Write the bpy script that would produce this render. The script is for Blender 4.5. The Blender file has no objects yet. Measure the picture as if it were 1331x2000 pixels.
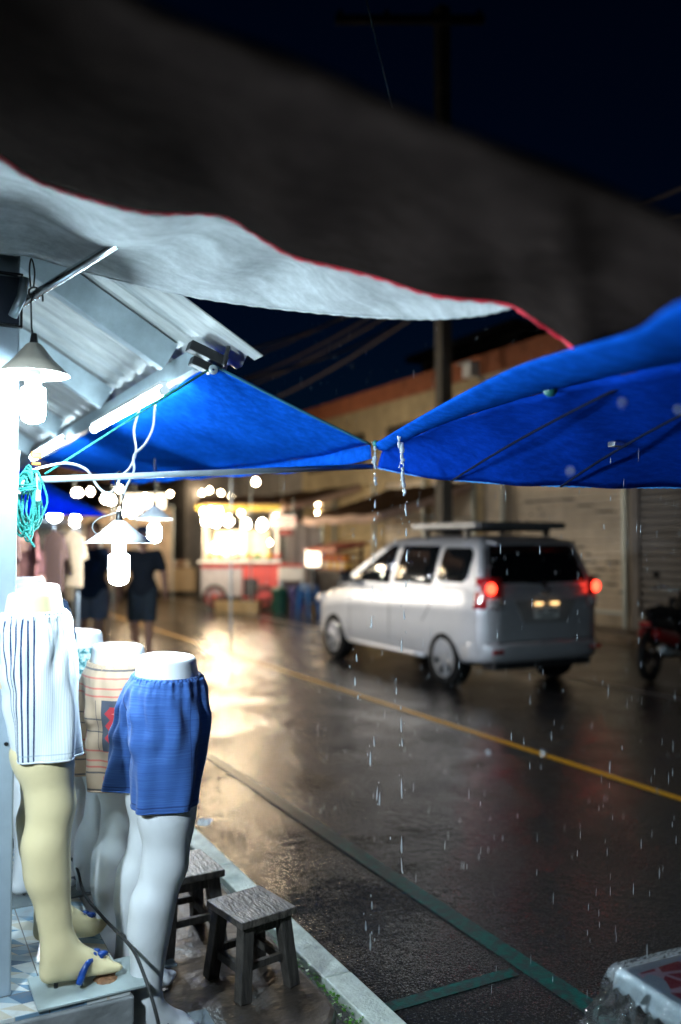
import bpy, math, random
import numpy as np
from mathutils import Vector, Matrix

random.seed(7)
rng = np.random.default_rng(7)
sc = bpy.context.scene
COL = sc.collection
R = math.radians

# ------------------------------------------------------------------ camera, sky, exposure
FPX = 1700.0                       # focal length in pixels of a 2000 px tall frame
YAW = R(27.5)                      # the road runs along +Y, the camera is turned towards the far kerb
PITCH = math.atan(60.0 / FPX)
CAM = Vector((0.0, 0.0, 1.6))
cd = bpy.data.cameras.new("camera")
cam = bpy.data.objects.new("camera", cd)
COL.objects.link(cam)
cam.location = CAM
cam.rotation_euler = (math.pi / 2 + PITCH, 0, -YAW)
cd.sensor_fit = 'VERTICAL'
cd.sensor_height = 36.0
cd.sensor_width = 24.0
cd.lens = FPX * 36.0 / 2000.0
cd.clip_start = 0.05
cd.clip_end = 600.0
cd.dof.use_dof = True
cd.dof.focus_distance = 2.75
cd.dof.aperture_fstop = 1.2
sc.camera = cam

w = bpy.data.worlds.new("World")
sc.world = w
w.use_nodes = True
wn = w.node_tree
bg = wn.nodes["Background"]
sky = wn.nodes.new("ShaderNodeTexSky")
sky.sky_type = 'NISHITA'
sky.sun_disc = False
sky.sun_elevation = R(-4.0)
sky.sun_rotation = R(20.0)
tint = wn.nodes.new("ShaderNodeMix")          # deep blue of a rainy night
tint.data_type = 'RGBA'
tint.blend_type = 'MULTIPLY'
tint.inputs[0].default_value = 1.0
tint.inputs[7].default_value = (0.03, 0.20, 0.62, 1.0)
wn.links.new(sky.outputs[0], tint.inputs[6])
wn.links.new(tint.outputs[2], bg.inputs[0])
bg.inputs[1].default_value = 0.12

sc.view_settings.view_transform = 'Standard'
sc.view_settings.look = 'None'
sc.view_settings.exposure = 0.0
sc.view_settings.gamma = 1.0
sc.render.engine = 'CYCLES'
cy = sc.cycles
cy.use_denoising = True
cy.denoiser = 'OPENIMAGEDENOISE'
cy.max_bounces = 7
cy.diffuse_bounces = 3
cy.glossy_bounces = 4
cy.transmission_bounces = 5
cy.transparent_max_bounces = 8
cy.sample_clamp_indirect = 6.0
cy.caustics_reflective = False
cy.caustics_refractive = False
cy.use_light_tree = True

_f = Vector((math.sin(YAW), math.cos(YAW), 0))
_r = Vector((math.cos(YAW), -math.sin(YAW), 0))


def at(px, py, Z):
    """world point seen at photograph pixel (px, py), Z metres ahead of the camera"""
    u = (px - 665.5) / FPX
    v = (1000.0 - py) / FPX
    d = (math.cos(PITCH) - v * math.sin(PITCH)) * _f + u * _r
    d.z = math.sin(PITCH) + v * math.cos(PITCH)
    k = Z / (math.cos(PITCH) - v * math.sin(PITCH))
    return CAM + d * k


# ------------------------------------------------------------------ materials
def newmat(name):
    m = bpy.data.materials.new(name)
    m.use_nodes = True
    nt = m.node_tree
    return m, nt, nt.nodes["Principled BSDF"]


def col4(c):
    return (c[0], c[1], c[2], 1.0)


def mat(name, c, rough=0.6, metal=0.0, vary=0.25, vscale=6.0, bump=0.0, bscale=60.0, spec=0.5, coat=0.0,
        stretch=(1, 1, 1), rvary=0.0, trans=0.0):
    m, nt, b = newmat(name)
    tc = nt.nodes.new("ShaderNodeTexCoord")
    mp = nt.nodes.new("ShaderNodeMapping")
    mp.inputs['Scale'].default_value = stretch
    nt.links.new(tc.outputs['Object'], mp.inputs[0])
    n = nt.nodes.new("ShaderNodeTexNoise")
    n.inputs['Scale'].default_value = vscale
    n.inputs['Detail'].default_value = 6
    n.inputs['Roughness'].default_value = 0.65
    nt.links.new(mp.outputs[0], n.inputs['Vector'])
    cr = nt.nodes.new("ShaderNodeValToRGB")
    cr.color_ramp.elements[0].position = 0.3
    cr.color_ramp.elements[1].position = 0.7
    lo = [x * (1 - vary) for x in c]
    hi = [min(1, x * (1 + vary * 0.7)) for x in c]
    cr.color_ramp.elements[0].color = col4(lo)
    cr.color_ramp.elements[1].color = col4(hi)
    nt.links.new(n.outputs['Fac'], cr.inputs[0])
    nt.links.new(cr.outputs[0], b.inputs['Base Color'])
    b.inputs['Roughness'].default_value = rough
    b.inputs['Metallic'].default_value = metal
    b.inputs['Specular IOR Level'].default_value = spec
    b.inputs['Coat Weight'].default_value = coat
    b.inputs['Transmission Weight'].default_value = trans
    if rvary:
        mr = nt.nodes.new("ShaderNodeMapRange")
        mr.inputs['To Min'].default_value = max(0.02, rough - rvary)
        mr.inputs['To Max'].default_value = min(1, rough + rvary)
        nt.links.new(n.outputs['Fac'], mr.inputs[0])
        nt.links.new(mr.outputs[0], b.inputs['Roughness'])
    if bump:
        n2 = nt.nodes.new("ShaderNodeTexNoise")
        n2.inputs['Scale'].default_value = bscale
        n2.inputs['Detail'].default_value = 4
        nt.links.new(mp.outputs[0], n2.inputs['Vector'])
        bp = nt.nodes.new("ShaderNodeBump")
        bp.inputs['Strength'].default_value = bump
        bp.inputs['Distance'].default_value = 0.01
        nt.links.new(n2.outputs['Fac'], bp.inputs['Height'])
        nt.links.new(bp.outputs[0], b.inputs['Normal'])
    return m


def emit(name, c, s):
    m, nt, b = newmat(name)
    b.inputs['Base Color'].default_value = col4(c)
    b.inputs['Emission Color'].default_value = col4(c)
    b.inputs['Emission Strength'].default_value = s
    return m


def fabric(name, c, trans=0.35, vary=0.2, vscale=3.0, tcol=None, rough=0.7, weave=True, stretch=(1, 1, 1), dirt=0.0):
    """woven sheet: diffuse plus some light passing through, stained by noise"""
    m, nt, b = newmat(name)
    out = nt.nodes["Material Output"]
    tc = nt.nodes.new("ShaderNodeTexCoord")
    n = nt.nodes.new("ShaderNodeTexNoise")
    n.inputs['Scale'].default_value = vscale
    n.inputs['Detail'].default_value = 7
    n.inputs['Roughness'].default_value = 0.7
    n.inputs['Distortion'].default_value = 0.6
    mp = nt.nodes.new("ShaderNodeMapping")
    mp.inputs['Scale'].default_value = stretch
    mp.inputs['Rotation'].default_value = (0, 0, 0.5)
    nt.links.new(tc.outputs['Object'], mp.inputs[0])
    nt.links.new(mp.outputs[0], n.inputs['Vector'])
    cr = nt.nodes.new("ShaderNodeValToRGB")
    cr.color_ramp.elements[0].position = 0.32
    cr.color_ramp.elements[1].position = 0.68
    cr.color_ramp.elements[0].color = col4([x * (1 - vary) for x in c])
    cr.color_ramp.elements[1].color = col4([min(1, x * (1 + vary * .6)) for x in c])
    nt.links.new(n.outputs['Fac'], cr.inputs[0])
    colr = cr.outputs[0]
    if dirt:                                    # fine scuffs, grime and pale specks
        q = NT(m)
        g = q.ramp(q.noise(26, 8, tc.outputs['Object'], rough=.75), [(.42, (1 - dirt, 1 - dirt, 1 - dirt)), (.56, (1, 1, 1)), (.70, (1 + dirt, 1 + dirt, 1 + dirt))])
        mm = nt.nodes.new("ShaderNodeMix")
        mm.data_type = 'RGBA'
        mm.blend_type = 'MULTIPLY'
        mm.inputs[0].default_value = 1.0
        nt.links.new(colr, mm.inputs[6])
        nt.links.new(g, mm.inputs[7])
        colr = mm.outputs[2]
    nt.links.new(colr, b.inputs['Base Color'])
    b.inputs['Roughness'].default_value = rough
    b.inputs['Specular IOR Level'].default_value = 0.0
    tr = nt.nodes.new("ShaderNodeBsdfTranslucent")
    if tcol:
        tr.inputs[0].default_value = col4(tcol)
    else:
        nt.links.new(colr, tr.inputs[0])
    mx = nt.nodes.new("ShaderNodeMixShader")
    mx.inputs[0].default_value = trans
    nt.links.new(b.outputs[0], mx.inputs[1])
    nt.links.new(tr.outputs[0], mx.inputs[2])
    nt.links.new(mx.outputs[0], out.inputs['Surface'])
    if weave:
        n2 = nt.nodes.new("ShaderNodeTexNoise")
        n2.inputs['Scale'].default_value = 18
        n2.inputs['Detail'].default_value = 5
        nt.links.new(tc.outputs['Object'], n2.inputs['Vector'])
        bp = nt.nodes.new("ShaderNodeBump")
        bp.inputs['Strength'].default_value = 0.25
        bp.inputs['Distance'].default_value = 0.02
        nt.links.new(n2.outputs['Fac'], bp.inputs['Height'])
        nt.links.new(bp.outputs[0], b.inputs['Normal'])
        nt.links.new(bp.outputs[0], tr.inputs['Normal'])
    return m


class NT:
    """tiny helper for node maths"""
    def __init__(self, m):
        self.nt = m.node_tree

    def v(self, x):
        return x

    def op(self, o, a, b=None, c=None):
        n = self.nt.nodes.new("ShaderNodeMath")
        n.operation = o
        for i, x in enumerate((a, b, c)):
            if x is None:
                continue
            if isinstance(x, (int, float)):
                n.inputs[i].default_value = x
            else:
                self.nt.links.new(x, n.inputs[i])
        return n.outputs[0]

    def band(self, x, c, h):
        """1 where |x - c| < h"""
        return self.op('LESS_THAN', self.op('ABSOLUTE', self.op('SUBTRACT', x, c)), h)

    def mul(self, a, b):
        return self.op('MULTIPLY', a, b)

    def mx(self, a, b):
        return self.op('MAXIMUM', a, b)

    def mix(self, fac, a, b):
        n = self.nt.nodes.new("ShaderNodeMix")
        n.data_type = 'RGBA'
        if isinstance(fac, (int, float)):
            n.inputs[0].default_value = fac
        else:
            self.nt.links.new(fac, n.inputs[0])
        for i, x in ((6, a), (7, b)):
            if isinstance(x, tuple):
                n.inputs[i].default_value = col4(x)
            else:
                self.nt.links.new(x, n.inputs[i])
        return n.outputs[2]

    def noise(self, scale, detail=4, vec=None, out='Fac', rough=0.6):
        n = self.nt.nodes.new("ShaderNodeTexNoise")
        n.inputs['Scale'].default_value = scale
        n.inputs['Detail'].default_value = detail
        n.inputs['Roughness'].default_value = rough
        if vec is not None:
            self.nt.links.new(vec, n.inputs['Vector'])
        return n.outputs[out]

    def obj(self):
        t = self.nt.nodes.new("ShaderNodeTexCoord")
        s = self.nt.nodes.new("ShaderNodeSeparateXYZ")
        self.nt.links.new(t.outputs['Object'], s.inputs[0])
        return t.outputs['Object'], s.outputs

    def attr(self, name):
        a = self.nt.nodes.new("ShaderNodeAttribute")
        a.attribute_name = name
        return a.outputs['Fac']

    def ramp(self, x, stops, interp='LINEAR'):
        n = self.nt.nodes.new("ShaderNodeValToRGB")
        n.color_ramp.interpolation = interp
        e = n.color_ramp.elements
        while len(e) < len(stops):
            e.new(0.5)
        for i, (p, c) in enumerate(stops):
            e[i].position = p
            e[i].color = col4(c)
        self.nt.links.new(x, n.inputs[0])
        return n.outputs[0]


# ------------------------------------------------------------------ mesh builder
class MB:
    def __init__(self, off=(0, 0, 0)):
        self.v, self.f = [], []
        self.off = Vector(off)

    def add(self, vs, fs):
        n = len(self.v)
        self.v += [tuple(Vector(p) - self.off) for p in vs]
        self.f += [tuple(i + n for i in f) for f in fs]

    def box(self, c, s, M=None):
        hx, hy, hz = s[0] / 2, s[1] / 2, s[2] / 2
        vs = [Vector((x, y, z)) for x in (-hx, hx) for y in (-hy, hy) for z in (-hz, hz)]
        if M is not None:
            vs = [M @ p for p in vs]
        vs = [p + Vector(c) for p in vs]
        self.add(vs, [(0, 1, 3, 2), (4, 6, 7, 5), (0, 4, 5, 1), (2, 3, 7, 6), (0, 2, 6, 4), (1, 5, 7, 3)])
        return self

    def bar(self, p0, p1, wx, wy, up=(0, 0, 1)):
        """rectangular bar from p0 to p1"""
        p0, p1 = Vector(p0), Vector(p1)
        d = p1 - p0
        L = d.length
        z = d.normalized()
        up = Vector(up)
        if abs(z.dot(up)) > 0.98:
            up = Vector((0, 1, 0))
        x = up.cross(z).normalized()
        y = z.cross(x)
        M = Matrix((x, y, z)).transposed()
        return self.box((p0 + p1) / 2, (wx, wy, L), M)

    def hexa(self, q0, q1):
        """box between two quads"""
        self.add(list(q0) + list(q1), [(3, 2, 1, 0), (4, 5, 6, 7)] + [(i, (i + 1) % 4, (i + 1) % 4 + 4, i + 4) for i in range(4)])
        return self

    def tube(self, pts, r, seg=8, cap=True):
        pts = [Vector(p) for p in pts]
        rs = r if isinstance(r, (list, tuple)) else [r] * len(pts)
        vs, fs = [], []
        nrm = None
        for i, p in enumerate(pts):
            a = pts[max(i - 1, 0)]
            b = pts[min(i + 1, len(pts) - 1)]
            t = (b - a).normalized()
            if nrm is None:
                nrm = t.orthogonal().normalized()
            nrm = (nrm - t * nrm.dot(t))
            if nrm.length < 1e-6:
                nrm = t.orthogonal()
            nrm.normalize()
            bn = t.cross(nrm)
            for k in range(seg):
                an = 2 * math.pi * k / seg
                vs.append(p + (nrm * math.cos(an) + bn * math.sin(an)) * rs[i])
        for i in range(len(pts) - 1):
            for k in range(seg):
                k2 = (k + 1) % seg
                fs.append((i * seg + k, i * seg + k2, (i + 1) * seg + k2, (i + 1) * seg + k))
        if cap:
            fs.append(tuple(reversed(range(seg))))
            fs.append(tuple(range((len(pts) - 1) * seg, len(pts) * seg)))
        self.add(vs, fs)
        return self

    def lathe(self, prof, c, seg=32, axis='z', a0=0.0, a1=2 * math.pi):
        """profile [(radius, along)] turned round an axis through c"""
        c = Vector(c)
        full = abs(a1 - a0 - 2 * math.pi) < 1e-6
        n = seg if full else seg + 1
        vs, fs = [], []
        for (r, h) in prof:
            for k in range(n):
                an = a0 + (a1 - a0) * k / seg
                x, y = r * math.cos(an), r * math.sin(an)
                if axis == 'z':
                    vs.append(c + Vector((x, y, h)))
                elif axis == 'x':
                    vs.append(c + Vector((h, x, y)))
                else:
                    vs.append(c + Vector((x, h, y)))
        for i in range(len(prof) - 1):
            for k in range(seg):
                k2 = (k + 1) % n
                fs.append((i * n + k, i * n + k2, (i + 1) * n + k2, (i + 1) * n + k))
        self.add(vs, fs)
        return self

    def ball(self, c, r, seg=12, rings=8):
        rr = r if isinstance(r, (tuple, list)) else (r, r, r)
        vs, fs = [], []
        c = Vector(c)
        vs.append(c + Vector((0, 0, -rr[2])))
        for i in range(1, rings):
            t = math.pi * i / rings
            for k in range(seg):
                a = 2 * math.pi * k / seg
                vs.append(c + Vector((rr[0] * math.sin(t) * math.cos(a), rr[1] * math.sin(t) * math.sin(a), -rr[2] * math.cos(t))))
        vs.append(c + Vector((0, 0, rr[2])))
        last = len(vs) - 1
        for k in range(seg):
            k2 = (k + 1) % seg
            fs.append((0, 1 + k2, 1 + k))
            for i in range(rings - 2):
                a, b = 1 + i * seg, 1 + (i + 1) * seg
                fs.append((a + k, a + k2, b + k2, b + k))
            fs.append((last, 1 + (rings - 2) * seg + k, 1 + (rings - 2) * seg + k2))
        self.add(vs, fs)
        return self

    def grid(self, rows):
        """rows of points, same length"""
        n = len(rows[0])
        vs = [p for r in rows for p in r]
        fs = []
        for i in range(len(rows) - 1):
            for j in range(n - 1):
                fs.append((i * n + j, i * n + j + 1, (i + 1) * n + j + 1, (i + 1) * n + j))
        self.add(vs, fs)
        return self

    def poly(self, pts):
        self.add(pts, [tuple(range(len(pts)))])
        return self

    def prism(self, pts, d):
        """polygon pushed along d"""
        d = Vector(d)
        n = len(pts)
        pts = [Vector(p) for p in pts]
        self.add(pts + [p + d for p in pts], [tuple(reversed(range(n))), tuple(range(n, 2 * n))] +
                 [(i, (i + 1) % n, (i + 1) % n + n, i + n) for i in range(n)])
        return self

    def build(self, name, m, parent=None, smooth=False, bevel=0.0, solid=0.0, subd=0, label=None):
        me = bpy.data.meshes.new(name)
        me.from_pydata(self.v, [], self.f)
        me.validate()
        me.update()
        if m is not None:
            me.materials.append(m)
        return link(name, me, parent, smooth, bevel, solid, subd, label)


def link(name, me, parent=None, smooth=False, bevel=0.0, solid=0.0, subd=0, label=None):
    o = bpy.data.objects.new(name, me)
    COL.objects.link(o)
    if smooth:
        me.polygons.foreach_set("use_smooth", [True] * len(me.polygons))
    if bevel:
        b = o.modifiers.new("bevel", 'BEVEL')
        b.width = bevel
        b.segments = 2
        b.limit_method = 'ANGLE'
        b.angle_limit = R(40)
    if solid:
        s = o.modifiers.new("solid", 'SOLIDIFY')
        s.thickness = solid
        s.offset = 0
    if subd:
        s = o.modifiers.new("sub", 'SUBSURF')
        s.levels = s.render_levels = subd
    if parent is not None:
        o.parent = parent
    if label:
        o['label'] = label
    return o


def tag(o, label, cat, group=None, kind=None):
    o['label'] = label
    o['category'] = cat
    if group:
        o['group'] = group
    if kind:
        o['kind'] = kind
    return o


def thing(name, label, cat, loc=(0, 0, 0), rz=0.0, group=None):
    o = bpy.data.objects.new(name, None)
    COL.objects.link(o)
    o.empty_display_size = 0.1
    o.location = loc
    o.rotation_euler = (0, 0, rz)
    return tag(o, label, cat, group)


def structure(o):
    o['kind'] = 'structure'
    return o


def dup(root, loc, rz=None, label=None, scale=None):
    def cp(o, parent):
        c = o.copy()
        COL.objects.link(c)
        if parent is not None:
            c.parent = parent
        for ch in list(o.children):
            cp(ch, c)
        return c
    kids = list(root.children)
    c = root.copy()
    COL.objects.link(c)
    for ch in kids:
        cp(ch, c)
    c.location = loc
    if rz is not None:
        c.rotation_euler = (0, 0, rz)
    if label:
        c['label'] = label
    if scale:
        c.scale = (scale, scale, scale)
    return c


# ------------------------------------------------------------------ soft bodies: distance fields meshed by surface nets
def round_cone(P, a, b, r0, r1):
    a, b = np.array(a, float), np.array(b, float)
    ba = b - a
    L2 = ba @ ba
    pa = P - a
    t = np.clip((pa @ ba) / max(L2, 1e-9), 0, 1)
    d = np.linalg.norm(pa - t[..., None] * ba, axis=-1)
    return d - (r0 + (r1 - r0) * t)


def ellipsoid(P, c, r):
    q = (P - np.array(c)) / np.array(r)
    k = np.linalg.norm(q, axis=-1)
    return (k - 1) * min(r)


def field(prims, lo, hi, h, k=0.03):
    lo, hi = np.array(lo, float), np.array(hi, float)
    n = np.ceil((hi - lo) / h).astype(int) + 1
    F = np.full(n, 1.0)
    ax = [lo[i] + h * np.arange(n[i]) for i in range(3)]
    for p in prims:
        kk = k
        if p[0] == 'e':
            c, r = np.array(p[1]), np.array(p[2])
            if len(p) > 3:
                kk = p[3]
            b0, b1 = c - r - kk * 1.5, c + r + kk * 1.5
        else:
            a, b, r0, r1 = np.array(p[0]), np.array(p[1]), p[2], p[3]
            if len(p) > 4:
                kk = p[4]
            m = max(r0, r1) + kk * 1.5
            b0, b1 = np.minimum(a, b) - m, np.maximum(a, b) + m
        i0 = np.clip(np.floor((b0 - lo) / h).astype(int), 0, n - 1)
        i1 = np.clip(np.ceil((b1 - lo) / h).astype(int) + 1, 1, n)
        sl = tuple(slice(i0[i], i1[i]) for i in range(3))
        P = np.stack(np.meshgrid(*[ax[i][sl[i]] for i in range(3)], indexing='ij'), -1)
        D = ellipsoid(P, p[1], p[2]) if p[0] == 'e' else round_cone(P, *p[:4])
        A = F[sl]
        hh = np.maximum(kk - np.abs(A - D), 0) / kk
        F[sl] = np.minimum(A, D) - hh * hh * kk * 0.25
    X = np.stack(np.meshgrid(*ax, indexing='ij'), -1)
    return F, X, lo, h


def surface_nets(F, lo, h):
    s = F < 0
    nx, ny, nz = F.shape
    cs = np.zeros((nx - 1, ny - 1, nz - 1), int)
    corners = [(i, j, k) for i in (0, 1) for j in (0, 1) for k in (0, 1)]
    for (i, j, k) in corners:
        cs += s[i:nx - 1 + i, j:ny - 1 + j, k:nz - 1 + k]
    act = (cs > 0) & (cs < 8)
    idx = np.full(act.shape, -1, int)
    I = np.argwhere(act)
    idx[act] = np.arange(len(I))
    acc = np.zeros((len(I), 3))
    cnt = np.zeros(len(I))
    for a in corners:
        for d in range(3):
            if a[d]:
                continue
            b = list(a)
            b[d] = 1
            fa = F[I[:, 0] + a[0], I[:, 1] + a[1], I[:, 2] + a[2]]
            fb = F[I[:, 0] + b[0], I[:, 1] + b[1], I[:, 2] + b[2]]
            cr = (fa < 0) != (fb < 0)
            t = np.where(cr, fa / np.where(cr, fa - fb, 1), 0)
            p = np.tile(np.array(a, float), (len(I), 1))
            p[:, d] += t
            acc[cr] += p[cr]
            cnt[cr] += 1
    V = (I + acc / cnt[:, None]) * h + lo
    faces = []
    for d in range(3):
        u, v = [(1, 2), (2, 0), (0, 1)][d]
        sh = [slice(None)] * 3
        sh2 = [slice(None)] * 3
        sh[d] = slice(0, F.shape[d] - 1)
        sh2[d] = slice(1, F.shape[d])
        a, b = s[tuple(sh)], s[tuple(sh2)]
        E = np.argwhere(a != b)
        ok = (E[:, u] > 0) & (E[:, v] > 0) & (E[:, u] < F.shape[u] - 1) & (E[:, v] < F.shape[v] - 1)
        E = E[ok]
        fl = a[E[:, 0], E[:, 1], E[:, 2]]

        def g(du, dv):
            q = E.copy()
            q[:, u] -= du
            q[:, v] -= dv
            return idx[q[:, 0], q[:, 1], q[:, 2]]
        Q = np.stack([g(1, 1), g(0, 1), g(0, 0), g(1, 0)], 1)
        Q[~fl] = Q[~fl][:, ::-1]
        faces.append(Q)
    return V, np.concatenate(faces)


def np_mesh(name, V, Fc, m, relax=1):
    V = V.copy()
    for _ in range(relax):
        S = np.zeros_like(V)
        C = np.zeros(len(V))
        for a, b in ((0, 1), (1, 2), (2, 3), (3, 0)):
            np.add.at(S, Fc[:, a], V[Fc[:, b]])
            np.add.at(S, Fc[:, b], V[Fc[:, a]])
            np.add.at(C, Fc[:, a], 1)
            np.add.at(C, Fc[:, b], 1)
        V = V * 0.5 + 0.5 * S / np.maximum(C, 1)[:, None]
    me = bpy.data.meshes.new(name)
    me.from_pydata([tuple(p) for p in V], [], [tuple(int(i) for i in f) for f in Fc])
    me.update()
    if m is not None:
        me.materials.append(m)
    me.polygons.foreach_set("use_smooth", [True] * len(me.polygons))
    return me, V


def blob(name, prims, lo, hi, h, m, parent=None, k=0.03, clip=None, relax=1, label=None, shrink=None):
    F, X, lo, h = field(prims, lo, hi, h, k)
    if shrink is not None:
        F = F + shrink(X)
    if clip is not None:
        F = np.maximum(F, clip(X))
    V, Fc = surface_nets(F, lo, h)
    me, V = np_mesh(name, V, Fc, m, relax)
    return link(name, me, parent, label=label)


def spline(pts, n):
    """Catmull-Rom through points"""
    P = [Vector(p) for p in pts]
    P = [P[0] * 2 - P[1]] + P + [P[-1] * 2 - P[-2]]
    out = []
    for i in range(1, len(P) - 2):
        for k in range(n):
            t = k / n
            a, b, c, d = P[i - 1], P[i], P[i + 1], P[i + 2]
            out.append(0.5 * ((2 * b) + (c - a) * t + (2 * a - 5 * b + 4 * c - d) * t * t + (3 * b - a - 3 * c + d) * t ** 3))
    out.append(P[-2])
    return out


def resample(pts, n):
    P = [Vector(p) for p in pts]
    L = [0]
    for a, b in zip(P, P[1:]):
        L.append(L[-1] + (b - a).length)
    out = []
    for k in range(n):
        s = L[-1] * k / (n - 1)
        j = 0
        while j < len(P) - 2 and L[j + 1] < s:
            j += 1
        t = (s - L[j]) / max(L[j + 1] - L[j], 1e-9)
        out.append(P[j].lerp(P[j + 1], min(max(t, 0), 1)))
    return out


def loft(edge0, edge1, nu, nv, bow=None):
    """sheet between two edge curves; bow(u, v) -> vertical offset"""
    A = resample(spline(edge0, 8), nu)
    B = resample(spline(edge1, 8), nu)
    rows = []
    for j in range(nv):
        v = j / (nv - 1)
        row = []
        for i in range(nu):
            u = i / (nu - 1)
            p = A[i].lerp(B[i], v)
            if bow:
                p = p + Vector(bow(u, v)) if isinstance(bow(u, v), tuple) else p + Vector((0, 0, bow(u, v)))
            row.append(p)
        rows.append(row)
    return rows

# ================================================================== materials in use
def asphalt_mat():
    m, nt, b = newmat("wet_asphalt")
    q = NT(m)
    v, xyz = q.obj()
    big = q.noise(0.55, 3, v)
    mid = q.noise(6.0, 5, v)
    fine = q.noise(95.0, 3, v)
    vo = nt.nodes.new("ShaderNodeTexVoronoi")
    vo.inputs['Scale'].default_value = 120.0
    nt.links.new(v, vo.inputs['Vector'])
    base = q.ramp(fine, [(0.3, (0.010, 0.010, 0.011)), (0.55, (0.026, 0.025, 0.025)), (0.72, (0.10, 0.095, 0.09))])
    worn = q.mix(q.mul(mid, 0.5), base, (0.022, 0.021, 0.022))
    nt.links.new(worn, b.inputs['Base Color'])
    rough = q.op('ADD', q.mul(q.ramp(big, [(0.38, (0, 0, 0)), (0.62, (1, 1, 1))]), 0.035), q.op('ADD', q.mul(mid, 0.07), 0.055))
    nt.links.new(rough, b.inputs['Roughness'])
    b.inputs['Specular IOR Level'].default_value = 0.5
    # stones stand out of the water film; ripples from the rain
    film = q.ramp(q.noise(1.6, 4, v), [(0.36, (0.30, 0.30, 0.30)), (0.66, (1, 1, 1))])
    hgt = q.mul(q.op('SUBTRACT', 1.0, vo.outputs['Distance']), film)
    bp = nt.nodes.new("ShaderNodeBump")
    bp.inputs['Strength'].default_value = 0.5
    bp.inputs['Distance'].default_value = 0.004
    nt.links.new(hgt, bp.inputs['Height'])
    bp2 = nt.nodes.new("ShaderNodeBump")
    bp2.inputs['Strength'].default_value = 0.13
    bp2.inputs['Distance'].default_value = 0.02
    nt.links.new(q.noise(22.0, 3, v), bp2.inputs['Height'])
    nt.links.new(bp.outputs[0], bp2.inputs['Normal'])
    nt.links.new(bp2.outputs[0], b.inputs['Normal'])
    return m


def paint_mat(name, c, wear=0.45, rough=0.3, fade=0.0):
    m, nt, b = newmat(name)
    q = NT(m)
    v, xyz = q.obj()
    n = q.noise(28.0, 6, v, rough=0.75)
    if fade:                                   # paint grows patchier towards the far end
        n = q.op('SUBTRACT', n, q.mul(q.op('MAXIMUM', q.op('SUBTRACT', xyz[1], 2.8), 0.0), fade))
    fac = q.ramp(n, [(wear - 0.06, (0, 0, 0)), (wear + 0.10, (1, 1, 1))])
    nt.links.new(q.mix(fac, (0.028, 0.028, 0.028), c), b.inputs['Base Color'])
    b.inputs['Roughness'].default_value = rough
    bp = nt.nodes.new("ShaderNodeBump")
    bp.inputs['Strength'].default_value = 0.4
    bp.inputs['Distance'].default_value = 0.004
    nt.links.new(q.noise(120.0, 2, v), bp.inputs['Height'])
    nt.links.new(bp.outputs[0], b.inputs['Normal'])
    return m


M = {}
M['asphalt'] = asphalt_mat()
M['yellow_paint'] = paint_mat("yellow_paint", (0.62, 0.30, 0.01), 0.36)
M['green_paint'] = paint_mat("green_paint", (0.0, 0.080, 0.066), 0.485, fade=0.045)
M['white_paint'] = paint_mat("white_paint", (0.35, 0.33, 0.30), 0.52)
M['kerb'] = mat("kerb_concrete", (0.52, 0.57, 0.50), 0.55, vary=0.40, vscale=9, bump=0.5, bscale=90)
M['slab'] = mat("wet_pavement", (0.085, 0.066, 0.052), 0.35, vary=0.65, vscale=4.5, bump=0.5, bscale=26, rvary=0.2)
M['soil'] = mat("gutter_soil", (0.03, 0.035, 0.022), 0.6, vary=0.6, vscale=22, bump=0.8, bscale=50)
M['moss'] = mat("moss_leaf", (0.06, 0.20, 0.01), 0.5, vary=0.5, vscale=30)
M['concrete'] = mat("grey_concrete", (0.20, 0.21, 0.215), 0.7, vary=0.35, vscale=7, bump=0.35, bscale=40)
M['galv'] = mat("galvanised_steel", (0.42, 0.50, 0.54), 0.38, 0.55, vary=0.18, vscale=14, rvary=0.1)
M['sheet'] = mat("roof_sheet", (0.50, 0.51, 0.50), 0.42, 0.25, vary=0.3, vscale=5, stretch=(1, 6, 1))
M['post'] = mat("painted_post", (0.30, 0.37, 0.43), 0.35, 0.0, vary=0.12, vscale=8, rvary=0.1, spec=0.5)
M['chrome'] = mat("bright_pipe", (0.66, 0.70, 0.72), 0.22, 0.9, vary=0.25, vscale=30, rvary=0.1)
M['black'] = mat("black_plastic", (0.012, 0.012, 0.013), 0.4)
M['rubber'] = mat("black_rubber", (0.015, 0.015, 0.015), 0.65)
M['shade'] = mat("lamp_shade_enamel", (0.72, 0.66, 0.55), 0.4, vary=0.15, vscale=9)
M['shade_white'] = mat("white_lamp_shade", (0.80, 0.80, 0.78), 0.35, vary=0.08)
M['cord_white'] = mat("white_cord", (0.62, 0.66, 0.68), 0.5)
M['cord_grey'] = mat("grey_cord", (0.30, 0.31, 0.32), 0.5)
M['rope'] = mat("green_rope", (0.015, 0.25, 0.21), 0.7, vary=0.5, vscale=60, bump=0.8, bscale=160)
M['bulb'] = emit("cool_bulb", (0.66, 0.88, 1.0), 520.0)
M['tube'] = emit("tube_light", (0.68, 0.89, 1.0), 85.0)
M['warm_bulb'] = emit("warm_bulb", (1.0, 0.75, 0.45), 165.0)
M['strong_bulb'] = emit("strong_bulb", (0.86, 0.92, 1.0), 3600.0)
M['strong_warm_bulb'] = emit("strong_warm_bulb", (1.0, 0.90, 0.76), 2800.0)
M['neutral_bulb'] = emit("neutral_bulb", (1.0, 0.84, 0.62), 145.0)
M['white_tarp'] = fabric("white_tarp", (0.56, 0.58, 0.59), 0.22, 0.30, 2.6, stretch=(1.2, 3.5, 2), dirt=0.14)
M['dark_tarp'] = fabric("dark_tarp", (0.022, 0.0160, 0.0142), 0.05, 0.32, 2.4, stretch=(3, 3, .6), dirt=0.22)
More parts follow.
